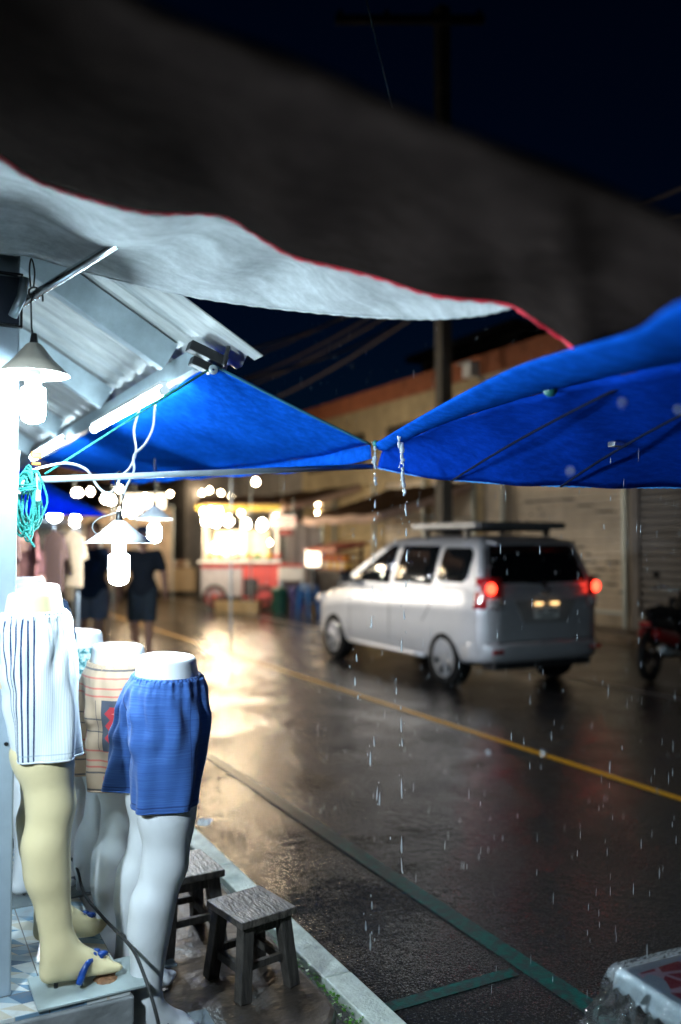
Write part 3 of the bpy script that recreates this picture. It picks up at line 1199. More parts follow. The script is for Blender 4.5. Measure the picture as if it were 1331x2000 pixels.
def leg_prims(y, adv, s=1, spread=0.0):
    """left (s=1) or right leg, facing +X; adv shifts the foot forward, spread moves it outwards"""
    def X(x, z):
        return x + adv * max(0, (0.9 - z) / 0.9)
    o = y
    P = [
        ((0.0, o * .92, .92), (X(.005, .66), o, .66), .100, .080),
        ((X(.005, .66), o, .66), (X(.012, .52), o, .52), .080, .059),
        ((X(.022, .60), o, .60), (X(.030, .50), o, .50), .05, .042),          # knee cap side
        ((X(.010, .52), o, .52), (X(-.020, .385), o, .385), .054, .054),
        ((X(-.020, .40), o + .008 * s, .40), (X(-.026, .31), o + .006 * s, .31), .053, .047),   # calf
        ((X(-.026, .31), o, .31), (X(-.018, .10), o, .10), .046, .033),
        ((X(.014, .50), o, .50), (X(.000, .11), o, .11), .040, .031),          # shin
        ((X(-.030, .05), o, .05), (X(-.038, .034), o, .034), .033, .033),      # heel
        ((X(.0, .10), o, .10), (X(.048, .055), o, .055), .034, .030),          # instep
        ((X(.03, .045), o, .045), (X(.108, .026), o - .004 * s, .026), .034, .024),
        ((X(.02, .03), o - .014 * s, .03), (X(.106, .02), o - .026 * s, .02), .024, .018),
        ((X(.10, .022), o + .018 * s, .022), (X(.154, .016), o + .016 * s, .016), .018, .0145, .012),   # big toe
        ((X(.10, .018), o - .004 * s, .018), (X(.147, .014), o - .004 * s, .014), .014, .0115, .008),
        ((X(.10, .018), o - .020 * s, .018), (X(.139, .013), o - .021 * s, .013), .013, .0105, .008),
        ((X(.092, .018), o - .034 * s, .018), (X(.127, .012), o - .035 * s, .012), .012, .010, .008),
        ((X(.084, .018), o - .045 * s, .018), (X(.115, .012), o - .046 * s, .012), .011, .009, .008),
    ]
    return [tuple((p[0], p[1] + s * spread * max(0, (.9 - p[2]) / .9), p[2]) if isinstance(p, tuple) else p for p in c) for c in P]


def legs_mesh(name, m, adv_r, adv_l, parent, hemz=.63, spread=(0, 0)):
    pr = [
        ('e', (0.0, 0.0, .95), (.118, .168, .150)),
        ('e', (0.0, 0.0, 1.09), (.092, .128, .20)),
        ('e', (-.050, -.075, .885), (.088, .088, .105)),
        ('e', (-.050, .075, .885), (.088, .088, .105)),
    ]
    pr += leg_prims(-.088, adv_r, -1, spread[0]) + leg_prims(.088, adv_l, 1, spread[1])
    return blob(name, pr, (-.17, -.24, -.03), (.36, .36, 1.17), 0.0075, m, parent, k=0.045,
                clip=lambda X: np.maximum(X[..., 2] - 1.13, -X[..., 2] + 0.002), relax=7,
                shrink=lambda X: .042 * np.clip((1.062 - X[..., 2]) / .03, 0, 1) * np.clip((X[..., 2] - hemz - .02) / .06, 0, 1))


def shorts_params(z, hemz, flare, top):
    t = np.clip((top - z) / (top - hemz), 0, 1)
    tt = np.array([0, .10, .28, .45, .62, .80, 1.0])
    cy_ = np.interp(t, tt, [0.0, .022, .058, .082, .094, .102, .108])
    rx = np.interp(t, tt, [.100, .119, .128, .127, .122, .116, .112]) * (1 + flare * t)
    ry = np.interp(t, tt, [.138, .136, .116, .102, .094, .089, .087]) * (1 + flare * .3 * t)
    return cy_, rx, ry, t


def make_shorts(m, parent, hemz=0.635, top=1.068, flare=0.0, seed=1, adv=(0, 0), spread=(0, 0), gather=1.0, band=None, label=None, lag=0.0, slim=1.0):
    h = 0.0075
    lo = np.array([-.22, -.28, hemz - .03])
    n = np.ceil((np.array([.22, .30, top + .012]) - lo) / h).astype(int) + 1
    ax = [lo[i] + h * np.arange(n[i]) for i in range(3)]
    X, Y, Z = np.meshgrid(*ax, indexing='ij')
    cy_, rx, ry, t = shorts_params(Z, hemz, flare, top)
    rx = rx * (1 - (1 - slim) * np.clip(t * 6, 0, 1))
    rs = np.random.default_rng(seed)
    ph = rs.uniform(0, 6.28, 8)
    Fs = []
    for sgn, ad, spd in ((-1, adv[0], spread[0]), (1, adv[1], spread[1])):
        cx = 0.004 + ad * t * .40 - (lag * t if sgn > 0 else 0)
        qx, qy = (X - cx) / rx, (Y - sgn * (cy_ + spd * .30 * t)) / ry
        d = (np.sqrt(qx * qx + qy * qy) - 1) * np.minimum(rx, ry)
        th = np.arctan2(qy, qx)
        g = gather * np.exp(-t * 4.5)
        d -= .0045 * g * np.sin(26 * th + ph[0] + 2.5 * np.sin(3 * th + ph[1]))
        d -= .0055 * gather * np.exp(-((t - .28) / .22) ** 2) * np.sin(11 * th + ph[2] + 1.5 * np.sin(9 * t + ph[3]))
        d -= .0080 * np.clip(t * 1.2, 0, 1) * np.sin(5 * th + ph[4] + 1.2 * np.sin(5 * t + ph[5] + sgn))
        d -= .0035 * np.clip(t, 0, 1) * np.sin(9 * th + ph[6] + 2 * sgn + 3 * t)
        # diagonal drag folds below the seat
        d -= .0045 * np.exp(-((t - .5) / .2) ** 2) * np.sin(60 * (Z + .5 * np.abs(X)) + ph[7]) * np.clip(-qx, 0, 1)
        Fs.append(d)
    k = 0.028
    hh = np.maximum(k - np.abs(Fs[0] - Fs[1]), 0) / k * np.clip(1.3 - t * 1.1, 0.15, 1)
    F = np.minimum(Fs[0], Fs[1]) - hh * hh * k * .25
    F = np.maximum(F, Z - top)
    V, Fc = surface_nets(F, lo, h)
    me, V = np_mesh("shorts", V, Fc, m, 1)
    # open at the hem and at the waist
    keep = []
    zc = V[Fc].mean(1)[:, 2]
    ok = (zc > hemz) & (zc < top - .004)
    Fc = Fc[ok]
    used = np.unique(Fc)
    rem = np.full(len(V), -1)
    rem[used] = np.arange(len(used))
    V2, F2 = V[used], rem[Fc]
    low = V2[:, 2] < hemz + h * .9
    V2[low, 2] = hemz
    me = bpy.data.meshes.new("shorts")
    me.from_pydata([tuple(p) for p in V2], [], [tuple(int(i) for i in f) for f in F2])
    me.update()
    me.materials.append(m)
    me.polygons.foreach_set("use_smooth", [True] * len(me.polygons))
    cy2, rx2, ry2, t2 = shorts_params(V2[:, 2], hemz, flare, top)
    sg = np.where(V2[:, 1] < 0, -1, 1)
    ang = np.arctan2((V2[:, 1] - sg * cy2 * .999) / ry2, (V2[:, 0]) / rx2)
    for nm, val in (("ang", ang), ("hgt", (V2[:, 2] - hemz) / (top - hemz)), ("side", sg.astype(float))):
        a = me.attributes.new(nm, 'FLOAT', 'POINT')
        a.data.foreach_set("value", val.astype(np.float32))
    o = link("shorts", me, parent, solid=0.0035, label=label)
    # gathered elastic waistband
    b = MB()
    N = 220
    rows = []
    for j in range(9):
        a = 2 * math.pi * j / 8
        row = []
        for i in range(N + 1):
            th = 2 * math.pi * i / N
            rip = .0030 * gather * math.sin(th * 46 + 2 * math.sin(th * 5)) * (1 if j not in (0, 8) else 1)
            rr = 0.0055 * math.cos(a) + rip * max(0, math.cos(a))
            row.append(Vector(((.1035 + rr) * math.cos(th), (.1405 + rr) * math.sin(th), top - .013 + .018 * math.sin(a))))
        rows.append(row)
    b.grid(rows)
    b.build("waistband", band or m, o, smooth=True)
    # rolled hems
    for sgn in (-1, 1):
        pts = []
        bd = [p for p, l in zip(V2, low) if l and (p[1] * sgn > 0)]
        if not bd:
            continue
        bd = np.array(bd)
        c = bd.mean(0)
        an = np.arctan2((bd[:, 1] - c[1]) / .095, (bd[:, 0] - c[0]) / .135)
        ordr = np.argsort(an)
        bd = bd[ordr]
        an = an[ordr]
        q = np.linspace(-math.pi, math.pi, 61)[:-1]
        rad = np.hypot(bd[:, 0] - c[0], bd[:, 1] - c[1])
        rq = np.interp(q, an, rad, period=2 * math.pi)
        for aa, rr_ in zip(q, rq):
            dx, dy = .135 * math.cos(aa), .095 * math.sin(aa)
            L = math.hypot(dx, dy)
            pts.append(Vector((c[0] + dx / L * rr_, c[1] + dy / L * rr_, hemz + .002)))
        pts.append(pts[0])
        hb = MB()
        hb.tube(pts, 0.0036, 6, cap=False)
        hb.build("hem", band or m, o, smooth=True)
    return o


def cloth_base(name):
    m, nt, b = newmat(name)
    b.inputs['Roughness'].default_value = 0.85
    b.inputs['Specular IOR Level'].default_value = 0.2
    b.inputs['Sheen Weight'].default_value = 0.15
    return m, nt, b, NT(m)


def cloth_blue():
    m, nt, b, q = cloth_base("blue_woven_cotton")
    v, xyz = q.obj()
    mp = nt.nodes.new("ShaderNodeMapping")
    mp.inputs['Scale'].default_value = (7, 7, 420)
    nt.links.new(v, mp.inputs[0])
    n = q.noise(1.0, 3, mp.outputs[0])
    c = q.ramp(n, [(0.25, (0.022, 0.066, 0.235)), (0.55, (0.036, 0.102, 0.32)), (0.78, (0.065, 0.155, 0.41))])
    seam = q.band(q.attr("hgt"), 0.045, 0.004)
    seam2 = q.mx(q.mul(q.band(q.attr("ang"), -1.25, 0.014), 0.6), q.mul(q.mul(q.band(xyz[1], 0.0, .003), q.op('LESS_THAN', xyz[0], 0)), .9))
    c = q.mix(q.mx(seam, seam2), c, (0.010, 0.03, 0.14))
    nt.links.new(c, b.inputs['Base Color'])
    bp = nt.nodes.new("ShaderNodeBump")
    bp.inputs['Strength'].default_value = 0.25
    bp.inputs['Distance'].default_value = 0.003
    nt.links.new(n, bp.inputs['Height'])
    nt.links.new(bp.outputs[0], b.inputs['Normal'])
    return m


def cloth_white_striped():
    m, nt, b, q = cloth_base("white_ribbed_cotton_with_navy_stripes")
    v, xyz = q.obj()
    ang, side = q.attr("ang"), q.attr("side")
    fine = q.op('SINE', q.mul(ang, 130))
    c = q.mix(q.op('ADD', q.mul(fine, .25), .25), (0.74, 0.78, 0.80), (0.52, 0.60, 0.64))
    s = None
    for a0, wd in ((-1.58, .022), (-1.72, .024), (-1.86, .024), (-2.02, .027), (-2.17, .024), (-2.34, .020)):
        k = q.band(ang, a0, wd)
        s = k if s is None else q.mx(s, k)
    c = q.mix(s, c, (0.012, 0.035, 0.11))
    sm = q.mx(q.band(q.attr("hgt"), .05, .004), q.mul(q.band(ang, -1.18, .010), .5))
    c = q.mix(q.mul(sm, .6), c, (0.30, 0.38, 0.42))
    nt.links.new(c, b.inputs['Base Color'])
    bp = nt.nodes.new("ShaderNodeBump")
    bp.inputs['Strength'].default_value = 0.15
    bp.inputs['Distance'].default_value = 0.002
    nt.links.new(fine, bp.inputs['Height'])
    nt.links.new(bp.outputs[0], b.inputs['Normal'])
    return m


def cloth_tribal():
    m, nt, b, q = cloth_base("beige_cotton_with_red_zigzag")
    ang, hg = q.attr("ang"), q.attr("hgt")
    v, xyz = q.obj()
    beige, red, dark = (0.42, 0.29, 0.20), (0.36, 0.028, 0.036), (0.035, 0.04, 0.06)
    c = q.mix(q.noise(60, 3, v), beige, (0.36, 0.25, 0.17))
    lines = None
    for h0 in (0.90, 0.82, 0.76, 0.33, 0.25, 0.20):
        k = q.band(hg, h0, 0.007)
        lines = k if lines is None else q.mx(lines, k)
    c = q.mix(q.mul(lines, .75), c, (0.45, 0.07, 0.06))
    for h0, wd in ((0.965, .008), (0.155, .007), (0.02, .008), (0.58, 0.006), (0.48, .005)):
        c = q.mix(q.mul(q.band(hg, h0, wd), .8), c, dark)
    vl = q.mx(q.band(ang, -2.25, .016), q.band(ang, -2.6, .012))
    c = q.mix(q.mul(q.mul(vl, q.band(hg, .53, .2)), .8), c, dark)
    # dark block with red diamonds on the side
    for a0 in (-2.0, 2.85):
        blk = q.mul(q.band(ang, a0, .42), q.band(hg, .53, .20))
        c = q.mix(blk, c, (0.05, 0.055, 0.075))
        u = q.op('ABSOLUTE', q.mul(q.op('SUBTRACT', ang, a0), 1 / .30))
        zz = q.op('ABSOLUTE', q.op('SUBTRACT', q.op('FRACT', q.mul(q.op('SUBTRACT', hg, .39), 1 / .095)), .5))
        dia = q.op('LESS_THAN', q.op('ADD', u, q.mul(zz, 1.1)), 1.05)
        dia = q.mul(dia, q.band(hg, .535, .145))
        c = q.mix(dia, c, red)
        br = q.mul(q.op('LESS_THAN', q.op('ADD', u, q.mul(zz, 4)), .35), q.band(hg, .535, .145))
        c = q.mix(br, c, (0.62, 0.22, 0.18))
    for a0, h0, wa, wh, cc in ((-1.50, .92 - .07, .12, .030, dark), (-1.6, .225, .10, .025, dark), (-2.25, .085, .22, .040, (0.42, 0.06, 0.06)), (-1.15, .085, .20, .04, (0.42, 0.06, 0.06))):
        c = q.mix(q.mul(q.band(ang, a0, wa), q.band(hg, h0, wh)), c, cc)
    nt.links.new(c, b.inputs['Base Color'])
    return m


def cloth_teal():
    m, nt, b, q = cloth_base("teal_and_navy_print")
    hg = q.attr("hgt")
    v, xyz = q.obj()
    sp = q.ramp(q.noise(55, 3, v), [(0.42, (0.03, 0.13, 0.15)), (0.5, (0.20, 0.38, 0.38)), (0.62, (0.60, 0.68, 0.66))])
    nv = q.ramp(q.noise(30, 3, v), [(0.5, (0.008, 0.018, 0.06)), (0.66, (0.16, 0.22, 0.34))])
    bandm = q.mx(q.band(hg, .55, .10), q.band(hg, .12, .06))
    c = q.mix(bandm, sp, nv)
    nt.links.new(c, b.inputs['Base Color'])
    return m


def cloth_plain(name, c, v=0.3):
    m = mat(name, c, 0.9, vary=v, vscale=40, spec=0.2)
    return m


cm = {'blue': cloth_blue(), 'white': cloth_white_striped(), 'tribal': cloth_tribal(), 'teal': cloth_teal(),
      'navy': cloth_plain("navy_cotton", (0.02, 0.035, 0.07)), 'grey': cloth_plain("grey_cotton", (0.22, 0.24, 0.26))}
band_white = cloth_plain("white_elastic", (0.70, 0.74, 0.76), .1)

MANN = "half mannequins wearing shorts"
M['base_plate'] = mat("mannequin_base_glass", (0.16, 0.19, 0.20), 0.2, vary=0.3, spec=0.6)


def mannequin(label, p, rz, plast, cloth, adv=(0.0, 0.0), hemz=.635, flare=0.0, seed=1, band=None, sandal=None, plate_rz=0.0, tilt=0.012, gather=1.0, plate=None, spread=(0, 0), lag=0.0, slim=1.0):
    t = thing("mannequin", label, "mannequin", p, rz, MANN)
    legs_mesh("mannequin_legs", plast, adv[0], adv[1], t, hemz, spread).location.z = tilt
    s = make_shorts(cloth, t, hemz + tilt, 1.068 + tilt, flare, seed, adv, spread, gather, band, lag=lag, slim=slim)
    b = MB()
    Mr = Matrix.Rotation(plate_rz, 3, 'Z')
    b.box((0.065 + adv[0], -.088 - spread[0], 0.005), (0.31, 0.20, 0.008), Mr)
    b.build("base_plate", plate or M['base_plate'], t, bevel=.002)
    b = MB()
    b.tube([(-.02 + adv[0] * .95, -.09 - spread[0], .006), (-.02 + adv[0] * .95, -.09 - spread[0], .04)], 0.006, 8)
    b.build("support_rod", M['black'], t)
    if sandal is not None:
        for sg, ad in ((-1, adv[0]), (1, adv[1])):
            b = MB()
            yy = (.088 + spread[sg > 0]) * sg
            x0 = ad * .97
            # thong strap: from both sides of the sole over the instep to the gap beside the big toe
            toe = Vector((x0 + .092, yy - .004 * sg, .046 + tilt))
            for sd, ww in ((-1, .047), (1, .043)):
                base = Vector((x0 + .036, yy + sd * ww, .004 + tilt))
                mid = Vector((x0 + .060, yy + sd * ww * .68, .052 + tilt))
                b.tube(spline([base, mid, toe], 6), 0.0105 if sandal[1] else 0.006, 8)
            b.tube([toe, Vector((x0 + .104, yy - .004 * sg, .018 + tilt))], 0.005, 8)
            if sandal[1]:
                for kk in range(8):
                    b.ball(toe + Vector((-.026 + .007 * kk, .012 * math.sin(kk * 2), .008 + .007 * math.cos(kk * 3))), (.014, .011, .010), 9, 6)
            b.build("sandal_strap", sandal[0], t, smooth=True)
    return t


blue_strap = mat("blue_satin_strap", (0.01, 0.06, 0.30), 0.35, vary=0.6, vscale=50)
brown_strap = mat("brown_leather_strap", (0.045, 0.02, 0.012), 0.5)
DECK = 0.10
mannequin("cream coloured half mannequin on the tiled step in white shorts with navy stripes", (0.385, 2.77, STEP + .004), R(-3),
          M['cream_plastic'], cm['white'], (0.100, .110), hemz=.655, flare=-.03, slim=.87, seed=3, band=cm['white'], sandal=(blue_strap, True), plate_rz=R(3), tilt=.022, gather=1.3,
          plate=mat("pale_base_plate", (0.34, 0.40, 0.40), 0.3, vary=.2), spread=(.02, .10))
mannequin("white half mannequin in plain blue shorts, standing beside the wooden stools", (0.795, 2.725, DECK), R(-4),
          M['white_plastic'], cm['blue'], (-.080, -.075), hemz=.690, flare=-.12, lag=.045, seed=12, band=cm['blue'], sandal=(brown_strap, False), plate_rz=R(2), spread=(.01, .13), gather=1.25)
mannequin("white half mannequin in beige shorts with red zigzag pattern", (0.76, 3.23, DECK), R(2),
          M['white_plastic'], cm['tribal'], (-.05, -.06), hemz=.645, flare=-.02, seed=21, gather=.5, spread=(0, .08), tilt=-.004)
mannequin("white half mannequin in teal and navy printed shorts behind the beige ones", (0.70, 3.66, DECK), R(0),
          M['white_plastic'], cm['teal'], (-.05, .0), hemz=.60, seed=31, flare=.30, gather=.7, spread=(0, .08))
mannequin("white half mannequin in dark navy shorts on the step behind the striped shorts", (0.505, 3.50, STEP), R(0),
          M['white_plastic'], cm['navy'], (-.02, .03), hemz=.60, flare=.15, seed=41, sandal=(M['black'], False), spread=(0, .08))
mannequin("white half mannequin deepest on the step, only its waist rim showing", (0.55, 4.15, STEP), R(4),
          M['white_plastic'], cm['grey'], (-.02, .03), hemz=.60, seed=51)

# black cable lying along the step edge
b = MB()
b.tube(spline([at(60, 1690, 3.5), at(105, 1672, 3.42), at(138, 1676, 3.35), at(152, 1700, 3.25), at(165, 1745, 3.10), at(200, 1790, 2.92), at(235, 1826, 2.70), at(262, 1858, 2.56), at(282, 1905, 2.49), at(300, 1960, 2.45), at(312, 2010, 2.43), at(318, 2060, 2.41)], 6), 0.0052, 8)
tag(b.build("power_cable", M['rubber'], smooth=True), "black cable trailing over the corner of the tiled step", "cable")

# ------------------------------------------------------------------ low wooden stools
def make_stool():
    t = thing("wooden_stool", "low weathered wooden stool beside the kerb, the nearer one in front", "stool", (0, 0, 0), 0, "low wooden stools on the pavement")
    H, W, D = 0.262, 0.205, 0.235
    b = MB()
    b.box((0, 0, H - .0125), (W + .012, D + .004, 0.025))
    b.build("seat", M['wood_top'], t, bevel=.004)
    sp = 0.024
    for sx in (-1, 1):
        for sy in (-1, 1):
            b = MB()
            x0, y0 = sx * (W / 2 - .030), sy * (D / 2 - .035)
            b.bar((x0 + sx * sp, y0 + sy * sp, 0), (x0, y0, H - .025), .044, .044)
            b.build("leg", M['wood_old'], t, bevel=.004)
    for sx in (-1, 1):
        b = MB()
        b.box((sx * (W / 2 - .024), 0, .085), (.02, D - .075, .03))
        b.build("stretcher", M['wood_old'], t, bevel=.002)
    for sy in (-1, 1):
        b = MB()
        b.box((0, sy * (D / 2 - .028), .10), (W - .07, .018, .024))
        b.build("stretcher", M['wood_old'], t, bevel=.002)
        b = MB()
        b.box((0, sy * (D / 2 - .030), H - .043), (W - .075, .02, .034))
        b.build("apron", M['wood_old'], t, bevel=.002)
    return t


s0 = make_stool()
s0.location = (1.13, 2.835, DECK)
s0.rotation_euler = (0, 0, R(10))
s1 = dup(s0, (1.015, 3.24, DECK), R(3), "low weathered wooden stool half hidden behind the blue shorts mannequin", 1.08)

# ------------------------------------------------------------------ wrapped table in the right corner
tcorner = at(1205, 1868, 2.28)
tb_ = thing("covered_table", "low table in a white cloth with red roses under clear plastic", "table", (0, 0, 0), 0)
RZ = R(-4)
toff = Vector((tcorner.x, tcorner.y, 0)) - Matrix.Rotation(RZ, 3, 'Z') @ Vector((-.30, .30, 0))
tb_.location = toff


def rose_mat():
    m, nt, b = newmat("rose_print_cloth")
    q = NT(m)
    v, xyz = q.obj()
    vo = nt.nodes.new("ShaderNodeTexVoronoi")
    vo.inputs['Scale'].default_value = 17
    nt.links.new(v, vo.inputs['Vector'])
    vo2 = nt.nodes.new("ShaderNodeTexVoronoi")
    vo2.feature = 'DISTANCE_TO_EDGE'
    vo2.inputs['Scale'].default_value = 17
    nt.links.new(v, vo2.inputs['Vector'])
    pet = q.ramp(vo.outputs['Color'], [(0, (0.28, 0.015, 0.03)), (1, (0.5, 0.06, 0.08))])
    pet = q.mix(q.op('LESS_THAN', vo2.outputs['Distance'], .10), pet, (0.62, 0.40, 0.42))
    ins = q.mul(q.op('GREATER_THAN', xyz[2], 0.505), q.op('LESS_THAN', q.noise(6.0, 1, v), 0.60))
    edge = q.op('GREATER_THAN', q.op('MAXIMUM', q.op('ABSOLUTE', xyz[0]), q.op('ABSOLUTE', xyz[1])), 0.265)
    ins = q.mul(ins, q.op('SUBTRACT', 1.0, edge))
    c = q.mix(ins, (0.40, 0.45, 0.47), pet)
    nt.links.new(c, b.inputs['Base Color'])
    b.inputs['Roughness'].default_value = 0.7
    return m


TH = 0.51
ca, sa = math.cos(RZ), math.sin(RZ)


def tl(x, y, z):
    return Vector((x * ca - y * sa, x * sa + y * ca, z)) + toff


HW = 0.30
b = MB(toff)
b.box(toff + Vector((0, 0, TH - .02)), (HW * 2 - .06, HW * 2 - .06, .024), Matrix.Rotation(RZ, 3, 'Z'))
b.build("tabletop", M['wood_old'], tb_)
for sx in (-1, 1):
    for sy in (-1, 1):
        b = MB(toff)
        b.bar(tl(sx * (HW - .07), sy * (HW - .07), 0), tl(sx * (HW - .07), sy * (HW - .07), TH - .03), .035, .035)
        b.build("leg", M['wood_old'], tb_)
b = MB(toff)
rows = []
per = []
N = 40
for k in range(4):
    for i in range(N):
        u = -1 + 2 * i / N
        per.append([(u, -1), (1, u), (-u, 1), (-1, -u)][k])
per.append(per[0])
for j, (sc_, z, amp) in enumerate(((0.02, TH + .001, 0), (.5, TH + .002, 0), (.93, TH + .001, 0), (1.0, TH - .010, .001), (1.012, TH - .025, .002), (1.02, TH - .045, .004), (1.026, TH - .062, .006))):
    row = []
    for i, (u, v) in enumerate(per):
        wv = math.sin(i * .55) * amp + math.sin(i * 1.3 + 1) * amp * .5
        z2 = z + (0.014 * abs(math.sin(i * 1.57)) if j == 6 else 0)
        row.append(tl(u * HW * sc_ + u * wv, v * HW * sc_ + v * wv, z2))
    rows.append(row)
b.grid(rows[::-1])
b.build("tablecloth", rose_mat(), tb_, smooth=True, solid=.002)
pm, nt, pb = newmat("clear_wet_plastic")
pb.inputs['Base Color'].default_value = (0.8, 0.9, 0.95, 1)
pb.inputs['Roughness'].default_value = 0.06
out = nt.nodes["Material Output"]
tr = nt.nodes.new("ShaderNodeBsdfTransparent")
tr.inputs[0].default_value = (0.93, 0.96, 0.98, 1)
gl = nt.nodes.new("ShaderNodeBsdfGlossy")
gl.inputs['Roughness'].default_value = 0.08
fr = nt.nodes.new("ShaderNodeFresnel")
fr.inputs[0].default_value = 1.55
mxs = nt.nodes.new("ShaderNodeMixShader")
pq = NT(pm)
nt.links.new(pq.op('ADD', pq.mul(fr.outputs[0], .85), .04), mxs.inputs[0])
dfz = nt.nodes.new("ShaderNodeBsdfTranslucent")
dfz.inputs[0].default_value = (0.8, 0.9, 0.95, 1)
mdz = nt.nodes.new("ShaderNodeMixShader")
mdz.inputs[0].default_value = 0.07
nt.links.new(tr.outputs[0], mdz.inputs[1])
nt.links.new(dfz.outputs[0], mdz.inputs[2])
nt.links.new(mdz.outputs[0], mxs.inputs[1])
nt.links.new(gl.outputs[0], mxs.inputs[2])
nt.links.new(mxs.outputs[0], out.inputs[0])
pbm = nt.nodes.new("ShaderNodeBump")
pbm.inputs['Strength'].default_value = 0.9
pbm.inputs['Distance'].default_value = 0.03
pv_, pxyz = pq.obj()
nt.links.new(pq.noise(13.0, 4, pv_), pbm.inputs['Height'])
nt.links.new(pbm.outputs[0], gl.inputs['Normal'])
M['plastic_film'] = pm
b = MB(toff)
rows = []
rl = random.Random(5)
ns = [rl.uniform(-1, 1) for _ in range(400)]
for j in range(16):
    row = []
    v_ = j / 15
    for i, (u, v) in enumerate(per):
        if j < 3:
            s_, z = (0.02, .6, 1.02)[j], TH + .010 - .003 * (j == 2)
            wv = 0
        else:
            t = (j - 3) / 12
            s_, z = 1.05 + .16 * t, TH - .008 - t * .42
            corner = abs(u * v)
            wv = (.030 * math.sin(i * .63 + 2 * t) + .024 * math.sin(i * 1.7 + 5 * t) + .026 * ns[(i * 7 + j * 3) % 400]) * min(1, t * 2.2) + .05 * corner ** 6 * t
        row.append(tl(u * HW * s_ + u * wv, v * HW * s_ + v * wv, z))
    rows.append(row)
for r_ in rows:
    r_[-1] = r_[0]
b.grid(rows[::-1])
o = b.build("plastic_cover", pm, tb_, smooth=False)
for f in o.data.polygons:
    f.use_smooth = False

# scrap of plastic on the kerb
b = MB()
rows = []
c = at(400, 1612, 4.35)
for j in range(7):
    rows.append([c + _r * ((i - 4) * .009 * (1 - .25 * abs(j - 3) / 3) + rl.gauss(0, .003)) + _f * ((j - 3) * .016 + rl.gauss(0, .004)) + Vector((0, 0, .010 + .035 * rl.random() * (1 - abs(j - 3) / 4))) for i in range(9)])
b.grid(rows)
tag(b.build("plastic_bag", M['shade_white'], solid=.001), "crumpled white plastic scrap lying on the road beside the kerb", "bag")
# ================================================================== silver people carrier driving away
M['car_paint'] = mat("silver_car_paint", (0.55, 0.565, 0.60), 0.42, 0.45, vary=0.05, vscale=3, coat=0.35, rvary=0.05)
M['car_glass'] = mat("tinted_car_glass", (0.006, 0.007, 0.008), 0.06, vary=0.0, spec=0.6)
M['tyre'] = mat("tyre_rubber", (0.006, 0.006, 0.006), 0.8, spec=.2)
M['alloy'] = mat("alloy_wheel", (0.58, 0.59, 0.61), 0.3, 0.7, vary=0.1)
M['dark_trim'] = mat("dark_car_trim", (0.02, 0.02, 0.022), 0.5)
M['lamp_red'] = emit("red_tail_lamp", (1.0, 0.045, 0.02), 9.0)
M['lens_red'] = mat("red_lens", (0.40, 0.01, 0.015), 0.15, coat=0.5)
M['lens_clear'] = mat("clear_lens", (0.55, 0.55, 0.56), 0.12, coat=0.5)
M['plate_lamp'] = emit("plate_lamp", (1.0, 0.62, 0.25), 3.0)

CX, CYR = 6.335, 7.38
car = thing("car", "silver people carrier with glowing red tail lights driving away on the wet road", "car", (CX, CYR, 0))
ST = np.array([  # y, half width, bottom, top
    (-.02, .60, .46, .98), (.0, .70, .42, 1.04), (.04, .775, .36, 1.10), (.12, .812, .31, 1.15), (.35, .83, .28, 1.18), (.9, .83, .27, 1.17), (1.6, .83, .27, 1.13),
    (2.4, .83, .27, 1.09), (3.05, .828, .27, 1.05), (3.3, .82, .27, 1.01), (3.7, .80, .27, .94), (3.95, .755, .28, .86), (4.09, .66, .31, .77), (4.15, .50, .36, .68)])
SEC = np.array([(0, 0), (.85, 0), (.955, .04), (.99, .13), (1.0, .28), (1.0, .48), (.996, .62), (1.004, .70), (.985, .76), (.965, .88), (.94, .955), (.885, 1.0), (.5, 1.012), (0, 1.02)])


def st(y, k):
    return float(np.interp(y, ST[:, 0], ST[:, k]))


def side_x(y, z):
    zb, zt, hw = st(y, 2), st(y, 3), st(y, 1)
    f = (z - zb) / (zt - zb)
    return hw * float(np.interp(f, SEC[1:12, 1], SEC[1:12, 0]))


ys = np.unique(np.concatenate([np.linspace(-.02, .35, 9), np.linspace(.35, 3.3, 36), np.linspace(3.3, 4.15, 14)]))
b = MB()
rows = []
for y in ys:
    hw, zb, zt = st(y, 1), st(y, 2), st(y, 3)
    r_ = [Vector((hw * s, y, zb + f * (zt - zb))) for s, f in SEC]
    l_ = [Vector((-p.x, p.y, p.z)) for p in reversed(r_[1:-1])]
    rows.append(r_ + l_ + [r_[0]])
b.grid([list(reversed(r)) for r in rows])
n = len(rows[0])
b.add(list(rows[0])[:-1], [tuple(reversed(range(n - 1)))])
b.add(list(rows[-1])[:-1], [tuple(range(n - 1))])
GH = np.array([  # z, y rear, y front, half width
    (1.04, .06, 3.34, .795), (1.16, .07, 3.08, .785), (1.35, .13, 2.70, .742), (1.52, .20, 2.36, .695), (1.585, .235, 2.22, .670), (1.63, .28, 2.08, .63), (1.665, .42, 1.88, .55), (1.685, .75, 1.6, .38)])


def gh(z, k):
    return float(np.interp(z, GH[:, 0], GH[:, k]))


g = MB()
rows = []
for (z, y0, y1, hw) in GH:
    row = []
    rad = 0.07
    for (cx, cyy, a0) in ((hw - rad, y1 - rad, 0), (-hw + rad, y1 - rad, 90), (-hw + rad, y0 + rad, 180), (hw - rad, y0 + rad, 270)):
        for k in range(6):
            a = R(a0 + k * 18)
            row.append(Vector((cx + rad * math.cos(a), cyy + rad * math.sin(a), z)))
    row.append(row[0])
    rows.append(row)
g.grid(rows)
g.add(rows[-1][:-1], [tuple(range(len(rows[-1]) - 1))])
b.add(g.v, g.f)
body = b.build("car_body", M['car_paint'], car, smooth=True)
